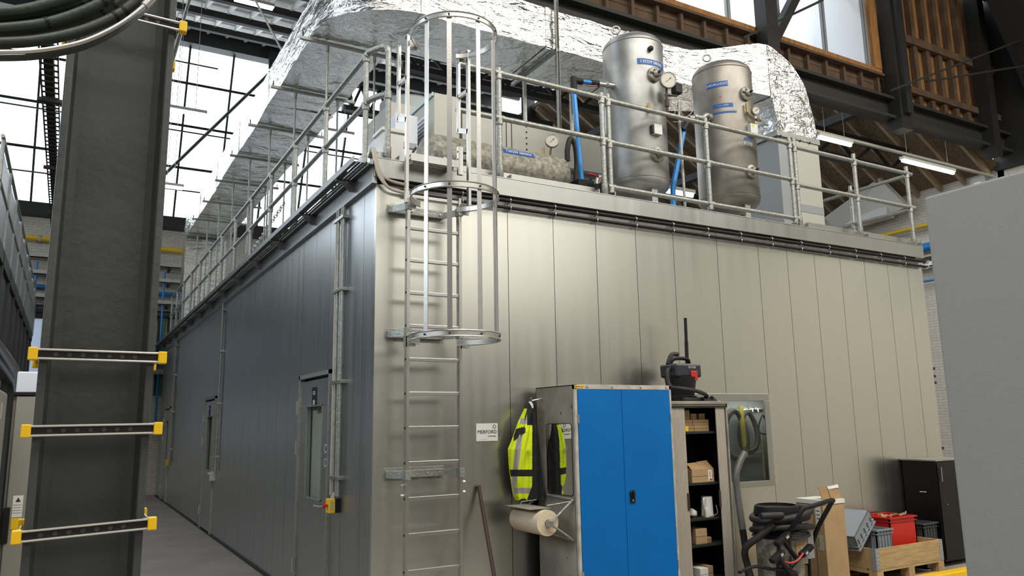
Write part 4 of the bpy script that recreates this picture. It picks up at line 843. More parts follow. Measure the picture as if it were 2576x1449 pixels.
# overhead cable ladder
pa = P(108, 300, Z=5.4); pb = P(150, 300, Z=5.4)
t = thing('overhead_cable_ladder', 'dark perforated overhead cable tray running away left of the column', 'cable tray', (pa.x, 5, 5.4))
MB().box(pa.x, pa.x+.012, -2.5, 16.4, 5.4, 5.46).box(pb.x-.012, pb.x, -2.5, 16.4, 5.4, 5.46).build('side_rail', M_DARKG, t); mb = MB()
for k in range(120): mb.box(pa.x, pb.x, -2.4+.155*k, -2.37+.155*k, 5.4, 5.412)
mb.build('rungs', M_DARKG, t, stuff=True); MB().box(pa.x+.03, pa.x+.10, -2.5, 16.4, 5.47, 5.475).tube([(pa.x+.05, -2.5, 5.49), (pa.x+.05, 16, 5.49)], .02, 6).tube([(pa.x+.11, -2.5, 5.49), (pa.x+.11, 16, 5.49)], .02, 6).build('cables', M_DARK, t)
for k in range(6): MB().box(pa.x-.03, pb.x+.04, 1+2.6*k, 1.06+2.6*k, 5.34, 5.38).build('support_bar', M_DARKG, t)
# grey cabinet with labels
t = thing('control_cabinet', 'tall light grey control cabinet with warning labels, half behind the column', 'cabinet', (-2.2, .7, 0)); X0, X1, Y0 = -2.485, -1.885, .5
MB().box(X0, X1, Y0, 1.0, 0, 1.955).build('body', M_CABW, t, bevel=.006); MB().box(X0+.03, X1-.01, Y0-.022, Y0, .06, 1.945).build('door', M_CABW, t, bevel=.005); MB().box(X0, X0+.012, Y0-.02, Y0, .05, 1.95).build('door_gap', M_BLACK, t)
MB().box(X0+.015, X0+.055, Y0-.035, Y0-.02, .95, 1.19).build('door_handle', M_BLACK, t, bevel=.006); MB().box(X0, X1, Y0-.03, 1.0, 1.955, 1.975).build('top_edge', M_BLACK, t)
MB().box(X0+.105, X1-.05, Y0-.027, Y0-.022, .34, .58).build('vent_frame', M_CABW, t, bevel=.003)
for k in range(18): MB().bar((X0+.13, Y0-.030, .355+.012*k), (X1-.08, Y0-.030, .355+.012*k), .004, .005).build('vent_louvre', M_GREYC, t)
lb_ = MB().box(X0+.065, X0+.125, Y0-.024, Y0-.022, 1.12, 1.265).build('white_label', M_LABW, t); MB().box(X0+.065, X0+.125, Y0-.0245, Y0-.022, 1.04, 1.115).build('yellow_label', M_YEL, t)
MB().prism([(X0+.08, Y0-.0245, 1.222), (X0+.112, Y0-.0245, 1.222), (X0+.096, Y0-.0245, 1.252)], (0, -.001, 0)).build('warning_mark', M_BROWN, t)
MB().prism([(X0+.215, Y0-.024, 1.09), (X0+.335, Y0-.024, 1.09), (X0+.275, Y0-.024, 1.20)], (0, .002, 0)).build('warning_triangle', M_INK, t); MB().prism([(X0+.228, Y0-.025, 1.097), (X0+.322, Y0-.025, 1.097), (X0+.275, Y0-.025, 1.184)], (0, .002, 0)).build('warning_triangle_fill', M_YEL, t)
for k in range(4): MB().box(X0+.068, X0+.118, Y0-.0246, Y0-.024, 1.20-.018*k, 1.204-.018*k).build('print_line', M_GREYC, t)
text('in', .062, frame_m((X0+.262, Y0-.0235, 1.845), (1, 0, 0), (0, 0, 1)), t, M_INK)
for (dx_, dz_) in ((0, 0), (.014, .014), (0, .028), (.014, 0), (0, .014)): MB().box(X0+.205+dx_, X0+.215+dx_, Y0-.0235, Y0-.022, 1.825+dz_, 1.835+dz_).build('logo_square', M_INK, t)
MB().box(X0+.18, X0+.40, Y0-.0232, Y0-.022, 1.80, 1.803).build('name_line', M_GREYC, t)
t = thing('white_machine', 'white machine housing at the left picture edge with a small green lamp', 'machine', (-2.9, -.5, 0))
MB().prism([(-3.4, -2.6, 0), (-2.497, -2.6, 0), (-2.497, -2.6, 1.95), (-2.60, -2.6, 2.02), (-3.4, -2.6, 2.02)], (0, 2.85, 0)).build('housing', M_CABW, t, bevel=.01)
MB().lathe([(.012, 0), (.012, .004), (0, .005)], (-2.497, -.9, 1.87), (1, 0, 0), 10).build('green_lamp', M_LED, t)
for k in range(3): MB().box(-2.499, -2.492, -.75+.25*k, -.68+.25*k, 1.78, 1.88).build('vent_slot', M_AHU, t)
for k in range(7): MB().box(-2.499, -2.490, -.6, -.35, 1.40+.03*k, 1.415+.03*k).build('vent_slot', M_GREYC, t)
t = thing('white_duct_box', 'white foil-topped box on top of the grey control cabinet', 'box', (-2.4, .7, 1.975)); MB().box(-2.47, -2.28, .62, .95, 1.975, 2.13).build('casing', M_AHUW, t, bevel=.01)
t = thing('grey_tray', 'dark grey tray lying on the control cabinet beside the column', 'tray', (-2.2, .7, 1.975)); MB().box(-2.27, -2.0, .55, .9, 1.975, 2.01).build('tray', M_GREYC, t)
for k, lb in enumerate(('upper thick black cable running down to the control cabinet', 'lower thick black cable running down to the control cabinet')):
    tag(MB().tube(smooth_path([P(-30, 838+30*k, Y=1.3), P(5, 880+30*k, Y=1.2), P(35, 925+25*k, Y=1.0), P(52-8*k, 965, Y=.9), P(56-8*k, 995, Y=.8)], 5), .032, 10).build('black_cable', M_RUB, None, True), lb, 'cable')
# mezzanine on the left
t = thing('mezzanine', 'dark steel mezzanine with posts and panels behind the white machine', 'platform', (-4.6, 11, 0)); mz = 3.98
MB().box(-6.5, -2.98, 4, 15.4, mz-.18, mz).build('deck', M_DARKG, t)
for k in range(9):
    y = 4.2+1.35*k; MB().box(-3.06, -2.98, y, y+.08, 0, mz).build('post', M_COLPAINT, t); MB().tube([(-3.0, y, mz), (-3.0, y, mz+1.05)], .022, 8).build('rail_post', M_GALV, t, smooth=True)
    MB().box(-3.04, -3.02, y+.1, y+1.3, mz-1.3, mz-.2).build('panel', M_COLPAINT, t); MB().box(-3.05, -3.0, y+.08, y+1.35, mz+.05, mz+.95).build('rail_panel', M_GREYD, t)
for z in (mz+1.05, mz+.55): MB().tube([(-3.0, 4.1, z), (-3.0, 15.3, z)], .022, 8).build('hand_rail', M_GALV, t, smooth=True)
MB().box(-3.06, -2.9, 4, 15.4, mz-1.5, mz-1.42).build('shelf_beam', M_DARK, t)
# ================================================================== BLUE CABINET AND WHAT HANGS ON IT
by0, by1, bx0 = -.71, -.11, 1.47; bx1 = P(1693, 1100, Y=by0).x; bz = P(1442, 967, Y=by0).z
bc = thing('blue_cabinet', 'tall workshop cabinet with two blue doors and scuffed grey sides', 'cabinet', (2.06, -.4, 0))
MB().box(bx0, bx0+.012, by0+.02, by1, .0, bz).box(bx1-.012, bx1, by0+.02, by1, 0, bz).box(bx0, bx1, by0+.02, by1, bz-.012, bz).box(bx0, bx1, by1-.012, by1, 0, bz).box(bx0, bx1, by0+.02, by1, .05, .07).build('carcass', M_GREYC, bc, bevel=.003)
MB().box(bx0, bx0+.028, by0-.004, by0+.03, 0, bz).box(bx1-.022, bx1, by0-.004, by0+.03, 0, bz).box(bx0, bx1, by0-.004, by0+.03, bz-.038, bz).box(bx0, bx1, by0, by0+.03, 0, .06).build('front_frame', M_FRAMEW, bc, bevel=.002)
xmid = P(1570, 1200, Y=by0).x
dl = MB().box(bx0+.030, xmid-.002, by0-.008, by0+.012, .065, bz-.040).build('door', M_BLUE, bc, bevel=.002); dr = MB().box(xmid+.002, bx1-.024, by0-.008, by0+.012, .065, bz-.040).build('door', M_BLUE, bc, bevel=.002)
lk = P(1591, 1250, Y=by0-.01); MB().lathe([(.028, 0), (.028, .008), (.022, .014), (0, .015)], lk+Vector((0, .0, .03)), (0, -1, 0), 20).box(lk.x-.024, lk.x+.024, by0-.018, by0-.008, lk.z-.045, lk.z+.03).build('lock', M_BLACK, dr, True)
MB().box(lk.x-.008, lk.x+.010, by0-.040, by0-.018, lk.z-.0, lk.z+.045).build('lock_handle', M_BLACK, dr, bevel=.004); MB().box(lk.x-.004, lk.x+.004, by0-.0195, by0-.018, lk.z-.035, lk.z-.02).build('lock_mark', M_YEL, dr)
for z in (P(1448, 1065, Y=by0).z, P(1698, 1430, Y=by0).z): MB().box(bx0+.026, bx0+.036, by0-.014, by0-.004, z, z+.07).build('hinge', M_GREYC, dl); MB().box(bx1-.026, bx1-.018, by0-.014, by0-.004, z, z+.07).build('hinge', M_GREYC, dr)
lbm = MB().box(bx0+.004, bx0+.095, by0-.0055, by0-.004, bz-.030, bz-.006).build('yellow_label', M_YEL, bc); text('MERFORD ONLY', .0115, frame_m((bx0+.050, by0-.0065, bz-.018), (1, 0, 0), (0, 0, 1)), bc, M_INK)
for px in (1475, 1538, 1610, 1674): x = P(px, 972, Y=by0).x; MB().lathe([(.008, 0), (.008, .003), (0, .004)], (x, by0-.004, bz-.017), (0, -1, 0), 12).box(x-.004, x+.012, by0-.007, by0-.004, bz-.028, bz-.020).build('hook_clip', M_STEEL, bc)
mb = MB()
for y, z, s in ((-1.10, 1.80, .012), (-1.33, 1.78, .018), (-1.47, 1.83, .016), (-1.2, 1.92, .008), (-1.36, .62, .012), (-1.05, 1.74, .008)): y = by1+(y+.99)*1.17; mb.add([(bx0-.0008, y-s*.5, z-s), (bx0-.0008, y+s*.6, z-s*.2), (bx0-.0008, y+s*.1, z+s)], [(0, 1, 2)])
mb.build('paint_chips', M_BLACK, bc, stuff=True)
# mirror on the side
my0, my1 = P(1441, 1150, X=bx0).y, P(1377, 1150, X=bx0).y; mz0, mz1 = P(1405, 1243, X=bx0).z, P(1405, 1066, X=bx0).z
t = thing('wall_mirror', 'rounded rectangular mirror fixed to the grey side of the blue cabinet', 'mirror', (bx0, -.5, 1.45))
def rrect(y0, y1, z0, z1, r, x):
    o = []
    for (cy_, cz_, a) in ((y1-r, z1-r, 0), (y0+r, z1-r, 90), (y0+r, z0+r, 180), (y1-r, z0+r, 270)):
        for k in range(5): an = radians(a+22.5*k); o.append((x, cy_+r*cos(an), cz_+r*sin(an)))
    return o
MB().prism(rrect(my0, my1, mz0, mz1, .03, bx0-.001), (-.004, 0, 0)).build('glass', M_MIRROR, t); pts = rrect(my0, my1, mz0, mz1, .03, bx0-.004); MB().tube(pts, .003, 6, True).build('rim', M_BLACK, t)
# jacket
rows = [(1012, 1328, 1344), (1024, 1322, 1347), (1035, 1317, 1348), (1060, 1305, 1350), (1080, 1298, 1352), (1100, 1291, 1355), (1130, 1279, 1358), (1170, 1281, 1362), (1200, 1285, 1366), (1230, 1289, 1370), (1250, 1293, 1374), (1256, 1296, 1373)]
def rowlr(y):
    for i in range(len(rows)-1):
        if rows[i][0] <= y <= rows[i+1][0]:
            t_ = (y-rows[i][0])/(rows[i+1][0]-rows[i][0]); return rows[i][1]+(rows[i+1][1]-rows[i][1])*t_, rows[i][2]+(rows[i+1][2]-rows[i][2])*t_
    return rows[-1][1:]
def jm(x, y):
    if y < 1028: return 2
    edge = 1326 if y < 1070 else (1339 if y < 1222 else 1339-(y-1222)*.38)
    if x > edge: return 2
    if 1182 < y < 1198: return 2
    if 1292 < x < 1322 and 1074+abs(x-1318)*.25 < y < 1082+(1322-x)*.75+6: return 2
    s = 1316-(y-1055)*.12
    if 1052 < y < 1066 and x > 1308: return 1
    if y > 1090 and s-11 < x < s+3: return 1
    if 1228 < y < 1242: return 1
    return 0
NR, NC = 170, 100; vs = []; fs = []; mi = []
for i in range(NR+1):
    y = 1012+244*i/NR; l, r = rowlr(y)
    for j in range(NC+1):
        u_ = j/NC; x = l+(r-l)*u_; th = .012+.05*min(1, i/51); fold = .010*sin(u_*14+i*.035)+.006*sin(u_*31+i*.06)+.008*noise.noise((u_*5, i*.042, 0))
        d = -.11-.14*u_-th*sin(pi*u_)-fold*min(1, i/34); yy = y+(3*sin(u_*18) if i == NR else 0); vs.append(P(x, yy, Y=d))
off = len(vs)
for i in range(NR+1):
    y = 1012+244*i/NR; l, r = rowlr(y)
    for j in range(NC+1):
        u_ = j/NC; q = vs[i*(NC+1)+j].copy(); q.y += (.02+.02*min(1, i/51))*sin(pi*u_)+.012; vs.append(q)
W_ = NC+1
for s in (0, off):
    for i in range(NR):
        for j in range(NC):
            a = s+i*W_+j; fs.append((a, a+1, a+W_+1, a+W_)); y = 1012+244*(i+.5)/NR; l, r = rowlr(y); mi.append(jm(l+(r-l)*(j+.5)/NC, y))
for i in range(NR):
    for j in (0, NC): a = i*W_+j; fs.append((a, a+W_, off+a+W_, off+a)); mi.append(0 if j == 0 and i > 17 else 2)
for i in (0, NR):
    for j in range(NC): a = i*W_+j; fs.append((a, a+1, off+a+1, off+a)); mi.append(2)
jb = MB(); jb.v = [tuple(v) for v in vs]; jb.f = fs; jb.m = mi
jk = thing('safety_jacket', 'yellow and black high-visibility jacket hanging on the side of the blue cabinet', 'jacket', (1.3, -.2, 1.2))
jb.build('cloth', [M_HIVIS, M_REFL, M_LINING], jk, True)
i_ = int((1141-1012)/244*NR); l, r = rowlr(1141); c = vs[i_*W_+int((1326-l)/(r-l)*NC)].copy(); c.y -= .030; c.x -= .01; pts = [c+Vector((.023*cos(a), -.002, .023*sin(a))) for a in [2*pi*k/20 for k in range(20)]]; MB().tube(pts, .0014, 4, True).build('badge_ring', M_INK, jk); text('B', .036, frame_m(c+Vector((0, -.002, 0)), (1, 0, 0), (0, 0, 1)), jk, M_INK)
c = P(1337, 1014, Y=-.30); MB().prism([c+Vector((-.03, 0, .012)), c+Vector((-.006, 0, .015)), c+Vector((.018, 0, -.012)), c+Vector((-.002, 0, -.028))], (0, -.003, 0)).prism([c+Vector((.0, -.004, -.02)), c+Vector((.016, -.004, -.022)), c+Vector((.012, -.004, -.045)), c+Vector((-.003, -.004, -.04))], (0, -.003, 0)).build('care_label', M_LABW, jk)
c = P(1338, 1008, Y=-.22); MB().tube([(bx0, c.y, c.z+.02), (c.x, c.y, c.z), (c.x-.01, c.y, c.z+.03)], .005, 6).build('hook', M_STEEL, jk)
# paper roll and holder
e0 = P(1378, 1316, Y=-.64); R_ = .100; e1y = -.20
t = thing('paper_roll', 'large roll of tan wiping paper on the cabinet-side holder', 'paper roll', e0)
MB().lathe([(.026, 0), (R_, 0), (R_, e1y-e0.y), (.026, e1y-e0.y), (.026, 0)], e0, (0, 1, 0), 36, False).build('roll', M_PAPER, t, True); MB().lathe([(.022, -.002), (.028, -.002), (.028, .4), (.022, .4), (.022, -.002)], e0, (0, 1, 0), 20, False).build('core', M_CARD, t, True)
t = thing('roll_holder', 'bent steel tube holder carrying the paper roll under the mirror', 'holder', (bx0, -.4, 1.0)); fy = my0-.0; ax_ = Vector((e0.x, e0.y-.03, e0.z)); ax2 = Vector((e0.x, -.16, e0.z)); zt = P(1436, 1256, X=bx0).z; zb = P(1438, 1358, X=bx0).z
MB().tube([(bx0-.01, fy, zt), ax_], .009, 8).tube([ax_, (bx0-.01, fy, zb)], .009, 8).tube([(bx0-.01, -.16, zt), ax2+Vector((0, 0, .03))], .009, 8).tube([(bx0-.01, fy, zt), (bx0-.012, my1, zt+.012)], .011, 8).tube([ax2, (bx0-.01, -.16, zb+.02), (bx0-.01, fy, zb)], .009, 8).build('tube_frame', M_GALV, t, True)
MB().box(ax_.x-.026, ax_.x+.026, ax_.y-.02, ax_.y+.02, ax_.z-.022, ax_.z+.022).build('end_block', M_GALV, t, bevel=.003); MB().tube([ax_, ax2], .010, 8).build('spindle', M_STEEL, t); MB().box(e0.x-.14, e0.x+.06, -.60, -.2, e0.z+R_+.006, e0.z+R_+.010).build('tear_plate', M_GREYC, t)
MB().tube([(bx0-.01, fy, zt-.01), P(1375, 1272, Y=-.55)], .005, 6).tube([P(1310, 1268, Y=-.2), P(1312, 1262, Y=-.2), P(1350, 1257, Y=-.3)], .005, 6).build('tear_wire', M_GALV, t)
a = P(1204, 1222, Y=-.02); b = P(1243, 1449, Y=-.33); d = (b-a).normalized(); k = (a.z)/-d.z
t = thing('iron_bar', 'long rusty bar leaning on the panels between ladder and cabinet', 'bar', a+d*k); MB().tube([a, a+d*(k-.01)], .016, 10).build('shaft', M_BROWN, t, True)

# ================================================================== TAMBOUR CABINET
ty0, ty1 = -.56, -.13; tz_ = P(1740, 1009, Y=ty0).z; tx0_, tx1_ = bx1+.01, P(1829, 1020, Y=ty0).x
tc = thing('tambour_cabinet', 'half-open cream roller-door cabinet with boxes on its shelves, beside the blue cabinet', 'cabinet', (2.5, -.6, 0))
MB().box(tx0_, tx0_+.018, ty0, ty1, 0, tz_-.02).box(tx1_-.018, tx1_, ty0, ty1, 0, tz_-.02).box(tx0_, tx1_, ty1-.012, ty1, 0, tz_-.02).box(tx0_, tx1_, ty0, ty1, .02, .06).box(tx0_, tx1_, ty0, ty1, tz_-.06, tz_-.022).build('carcass', M_GREYC, tc, bevel=.002)
MB().box(tx0_-.01, tx1_+.01, ty0-.015, ty1, tz_-.028, tz_).box(tx0_, tx1_, ty0, ty1, tz_-.06, tz_-.045).build('top', M_GREYC, tc, bevel=.003)
MB().box(tx0_+.02, tx1_-.02, ty1-.02, ty1-.013, .06, tz_-.06).box(tx1_-.022, tx1_-.018, ty0+.02, ty1, .06, tz_-.06).build('inner_back', M_BLACK, tc)
xa = P(1722, 1100, Y=ty0+.02).x+.02; xb = P(1798, 1022, Y=ty0+.02).x; xd = P(1818, 1022, Y=ty0+.02).x
for k in range(int((xa-tx0_-.02)/.014)): MB().box(tx0_+.02+.014*k, tx0_+.033+.014*k, ty0+.012, ty0+.022, .06, tz_-.062).build('door_slat', M_TAMB, tc)
for k in range(int((xd-xb)/.014)+1): MB().box(xb+.014*k, xb+.013+.014*k, ty0+.012, ty0+.022, .06, tz_-.062).build('door_slat', M_TAMB, tc)
for px, py, s in ((1732, 1262, .075), (1811, 1254, .075)): p = P(px, py, Y=ty0+.01); MB().box(p.x-.012, p.x+.012, ty0+.002, ty0+.012, p.z-s, p.z+s).build('door_handle', M_BROWN, tc, bevel=.004)
ez = []
for py in (1085, 1213, 1302, 1368): ez.append(P(1762, py, Y=ty0+.1).z)
for z in ez: MB().box(tx0_+.018, tx1_-.02, ty0+.05, ty1-.02, z-.022, z).build('shelf', M_DARK, tc, bevel=.002)
def cbox(x0, x1, y0, y1, z0, z1, label, mt=M_CARD, tape=False, grp='cardboard boxes in the roller-door cabinet'):
    t = thing('cardboard_box', label, 'box', (x0, y0, z0), grp); MB().box(x0, x1, y0, y1, z0, z1).build('body', mt, t, bevel=.003)
    MB().box(x0+.0, x1, y0-.0012, y0, (z0+z1)/2-.001, (z0+z1)/2+.001).build('seam', M_BROWN, t); return t
SX = lambda px, y=-.46: P(px, 1150, Y=y).x
z = ez[0]
b1 = cbox(SX(1718), SX(1746), -0.4800, -0.2500, z, z+.055, 'small brown box with yellow sticker, bottom left on the top shelf'); MB().box(SX(1724), SX(1731), -0.4830, -0.4800, z+.003, z+.05).build('yellow_sticker', M_YEL, b1)
cbox(SX(1747), SX(1784), -0.4800, -0.2500, z, z+.055, 'wide flat brown box, bottom right of the top shelf pile'); cbox(SX(1719), SX(1745), -0.4700, -0.2500, z+.056, z+.11, 'brown box in the second layer at the left of the top shelf'); cbox(SX(1746), SX(1786), -0.4700, -0.2500, z+.056, z+.11, 'brown box in the second layer at the right of the top shelf')
cbox(SX(1720), SX(1739), -0.4700, -0.3000, z+.111, z+.20, 'upright box topmost at the left of the top shelf'); cbox(SX(1744), SX(1758), -0.4600, -0.3000, z+.111, z+.165, 'tiny box alone in the middle on top of the shelf pile'); cbox(SX(1768), SX(1783), -0.4400, -0.3000, z+.111, z+.165, 'tiny box topmost at the right of the shelf pile')
z = ez[1]; t = cbox(SX(1731), SX(1786), -0.5000, -0.2600, z, z+.115, 'open cardboard box with torn flaps and red-printed label', M_CARDL)
MB().prism([(SX(1731), -0.5000, z+.115), (SX(1757), -0.5000, z+.115), (SX(1762), -0.4000, z+.175), (SX(1736), -0.4000, z+.17)], (0, 0, .003)).prism([(SX(1757), -0.5000, z+.115), (SX(1786), -0.5000, z+.115), (SX(1788), -0.4000, z+.19), (SX(1762), -0.4000, z+.18)], (0, 0, .003)).build('flap', M_CARD, t)
MB().box(SX(1771), SX(1780), -0.5025, -0.5000, z+.01, z+.11).build('label', M_LABW, t); text('papiers', .02, frame_m((SX(1775.5), -0.5035, z+.07), (0, 0, -1), (1, 0, 0)), t, M_RED); MB().box(SX(1774), SX(1779), -0.5040, -0.5025, z+.015, z+.032).build('red_mark', M_RED, t)
z = ez[2]; kx = SX(1779); t = thing('water_jug', 'white plastic electric jug on the middle shelf', 'jug', (kx, -0.4400, z)); MB().lathe([(.058, 0), (.060, .012), (.056, .018), (.052, .17), (.050, .18), (.046, .18), (.044, .03), (0, .03)], (kx, -0.4200, z), (0, 0, 1), 28).build('body', M_WHITE, t, True)
MB().tube(smooth_path([(kx-.05, -0.4400, z+.165), (kx-.075, -0.4600, z+.165), (kx-.088, -0.4700, z+.12), (kx-.07, -0.4600, z+.06), (kx-.052, -0.4500, z+.03)], 5), .009, 8).build('handle', M_WHITE, t, True); MB().tube(smooth_path([(kx+.04, -0.4600, z+.01), (kx+.07, -0.4800, z+.03), (kx+.075, -0.4600, z+.10)], 4), .003, 5).build('cord', M_WHITE, t); MB().lathe([(.022, 0), (.02, .07), (.012, .085), (0, .088)], (kx-.055, -0.4700, z), (0, 0, 1), 14).build('spout_cap', M_WHITE, t, True)
t = thing('plastic_bag', 'crumpled pale plastic bag left of the white jug', 'bag', (SX(1741), -0.4200, z)); mb = MB(); c0 = Vector((SX(1741), -0.4200, z+.035)); ring = []
mb.lathe([(0, -.035), (.03, -.034), (.042, -.01), (.04, .02), (.02, .04), (0, .045)], c0, (0, 0, 1), 14); mb.v = [tuple(nz(v, 30, .012)) for v in mb.v]; mb.build('bag', M_AHU, t, True)
z = ez[3]; cbox(SX(1736), SX(1764), -0.4800, -0.3000, z, z+.135, 'tall brown box leaning on the lower shelf', M_CARDL); cbox(SX(1765), SX(1778), -0.4600, -0.3000, z, z+.05, 'low brown box to the right on the lower shelf')
z = .27; MB().box(tx0_+.018, tx1_-.02, ty0+.05, ty1-.02, z-.022, z).build('shelf', M_DARK, tc); cbox(SX(1738), SX(1758), -0.5000, -0.3000, z, z+.11, 'white printed box at the bottom of the cabinet', M_LABW); cbox(SX(1759), SX(1772), -0.4900, -0.3000, z, z+.12, 'crushed brown box at the bottom of the cabinet')
# small vacuum on top
t = thing('wet_vacuum', 'small black wet-and-dry vacuum with red clip on top of the cabinet', 'vacuum cleaner', (2.8, -.3, tz_)); vx, vy = P(1712, 960, Y=-.32).x, -.32
MB().lathe([(.135, 0), (.15, .01), (.15, .05), (.125, .06), (.150, .22), (.15, .235), (0, .235)], (vx, vy, tz_), (0, 0, 1), 28).build('tub', M_BLACK, t, True)
MB().prism([(vx-.15, vy-.12, tz_+.23), (vx+.17, vy-.12, tz_+.23), (vx+.17, vy+.12, tz_+.23), (vx-.15, vy+.12, tz_+.23)], (-.005, 0, .13)).build('motor_head', mat('blue_black', (.022, .026, .036), .4), t, bevel=.02)
MB().tube(smooth_path([(vx-.12, vy, tz_+.36), (vx-.08, vy-.02, tz_+.41), (vx+.08, vy-.02, tz_+.41), (vx+.12, vy, tz_+.36)], 6), .018, 10).build('carry_handle', M_BLACK, t, True); MB().box(vx+.02, vx+.10, vy-.135, vy-.118, tz_+.20, tz_+.29).build('red_clip', M_RED, t, bevel=.006); MB().box(vx+.0, vx+.09, vy-.1235, vy-.12, tz_+.315, tz_+.335).build('badge', M_GREYD, t); text('BOSCH', .018, frame_m((vx+.045, vy-.1245, tz_+.325), (1, 0, 0), (0, 0, 1)), t, M_RED)
MB().tube(smooth_path([(vx-.14, vy-.03, tz_+.32), (vx-.20, vy-.05, tz_+.28), (vx-.21, vy-.08, tz_+.15), (vx-.15, vy-.17, tz_+.12), (vx+.0, vy-.19, tz_+.10), (vx+.16, vy-.17, tz_+.06), (vx+.18, vy-.12, tz_+.03), (vx+.05, vy-.15, tz_+.02), (vx-.12, vy-.16, tz_+.02)], 8), .019, 8).tube(smooth_path([(vx-.13, vy+.02, tz_+.36), (vx-.08, vy+.02, tz_+.45), (vx+.0, vy+.02, tz_+.46)], 5), .022, 8).build('hose', M_RUB, t, True)
for px in (1760, 1747): MB().cyl((vx-.13, vy-.14, tz_+.001), (vx-.13, vy-.11, tz_+.001), .012, 8).build('foot', M_BLACK, t)
a = P(1724, 800, Y=-.26); b = P(1729, 925, Y=-.26); MB().tube([a, a.lerp(b, .5)], .0155, 10).tube([a.lerp(b, .48), b], .0185, 10).build('wand', M_BLACK, t, True)
p = P(1782, 1001, Y=-.48); t = thing('vacuum_nozzle', 'small black vacuum nozzle lying on the roller-door cabinet', 'nozzle', (p.x, -.5, tz_)); MB().prism([(p.x-.08, -.52, tz_), (p.x+.08, -.52, tz_), (p.x+.075, -.48, tz_+.04), (p.x-.07, -.48, tz_+.035)], (0, .07, 0)).cyl((p.x+.02, -.50, tz_+.03), (p.x+.085, -.44, tz_+.04), .018, 10).build('nozzle', M_BLACK, t)
# things seen through the window
def ring(px, py, R, r, y, mt, label, n=1, grp=None):
    t = thing('cable_coil', label, 'coil', P(px, py, Y=y), grp)
    for k in range(n):
        c = P(px+3*k, py+2*k, Y=y); mb = MB(); mb.tube([c+Vector((R*(.62+.03*k)*cos(a), .02*sin(a*2)+.01*k, R*sin(a))) for a in [2*pi*j/28 for j in range(28)]], r, 8, True); mb.build('loop', mt, t, True)
ring(1848, 1090, .26, .028, .38, M_RUB, 'black cable coil hanging behind the window glass, left one', 3); ring(1882, 1085, .22, .026, .42, M_RUB, 'black cable coil hanging behind the window glass, beside the yellow hose', 2); ring(1920, 1068, .11, .008, .40, M_BLACK, 'thin single cable loop hanging at the right behind the window glass', 1)
t = thing('yellow_hose', 'yellow hose hanging behind the enclosure window', 'hose', P(1868, 1050, Y=.36)); MB().tube([P(1863, 1022, Y=.40), P(1868, 1075, Y=.38), P(1876, 1150, Y=.36)], .030, 10).build('hose', mat('olive_yellow', (.28, .24, .03), .5), t, True)
t = thing('yellow_pole', 'dull yellow vertical pole behind the right side of the window glass', 'pole', P(1918, 1100, Y=.40)); MB().tube([P(1917, 1105, Y=.40), P(1925, 1205, Y=.40)], .018, 10).build('pole', mat('dull_yellow', (.30, .26, .10), .5), t, True)
for k in range(5):
    a = P(1845+14*k, 1030, Y=.48); t = thing('hook', 'white hook on the rail behind the window glass, %s from the left' % ('first', 'second', 'third', 'fourth', 'fifth')[k], 'hook', a, 'hooks on the rail behind the window glass'); MB().tube([a+Vector((0, 0, .02)), a+Vector((0, -.03, 0)), a+Vector((0, -.04, -.03))], .008, 6).build('hook', M_WHITE, t)
t = thing('workshop_machine', 'dark green machine shapes behind the lower window glass', 'machine', P(1880, 1190, Y=.46)); MB().box(3.95, 4.25, .38, .5, 1.0, 1.22).box(4.0, 4.12, .3, .38, 1.0, 1.12).build('body', M_GREYC, t, bevel=.01)
for k in range(2): MB().lathe([(.014, 0), (0, .006)], (4.16, .375, 1.06+.10*k), (0, -1, 0), 10).build('bright_knob', M_LABW, t)

# ================================================================== BIG VACUUM CLEANER
vc = Vector((3.50, -.92, 0))
t = thing('industrial_vacuum', 'large black industrial vacuum with coiled hoses on a wheeled frame', 'vacuum cleaner', vc)
MB().lathe([(.0, .20), (.19, .20), (.20, .22), (.20, .52), (.205, .53), (.20, .54), (.20, .66), (.205, .67), (0, .67)], vc, (0, 0, 1), 36).build('drum', M_RUSTZ, t, True)
MB().lathe([(.215, .66), (.22, .68), (.22, .76), (.20, .80), (.205, .86), (.19, .93), (.17, .94), (.17, .915), (0, .915)], vc, (0, 0, 1), 36).build('motor_head', M_BLACK, t, True)
MB().box(vc.x-.09, vc.x+.10, vc.y-.225, vc.y-.205, .45, .76).build('filter_panel', M_GREYC, t, bevel=.004); MB().box(vc.x-.05, vc.x+.08, vc.y-.235, vc.y-.225, .52, .64).build('type_label', M_CARDL, t); text('W', .04, frame_m((vc.x+.02, vc.y-.236, .585), (1, 0, 0), (0, 0, 1)), t, M_LABW)
MB().box(vc.x+.12, vc.x+.22, vc.y-.20, vc.y-.12, .48, .78).build('side_box', M_GREYD, t, bevel=.004); MB().box(vc.x+.14, vc.x+.155, vc.y-.205, vc.y-.20, .52, .70).build('side_label', M_AHU, t)
hz = .955
MB().tube(smooth_path([(vc.x-.15, vc.y-.10, .62), (vc.x-.13, vc.y-.30, .80), (vc.x-.08, vc.y-.36, .93), (vc.x+.05, vc.y-.37, hz), (vc.x+.38, vc.y-.30, hz+.02), (vc.x+.40, vc.y-.26, .93), (vc.x+.33, vc.y-.15, .70), (vc.x+.27, vc.y-.05, .40)], 6), .021, 10).build('push_handle', M_BLACK, t, True)
for k, (R, z, r) in enumerate(((.26, .86, .030), (.235, .80, .028), (.27, .74, .026))):
    MB().tube([vc+Vector((R*cos(a)*1.12, R*.8*sin(a)-.05, z+.035*cos(a*1+k))) for a in [2*pi*j/30 for j in range(30)]], r, 10, True).build('hose_coil', M_RUB, t, True)
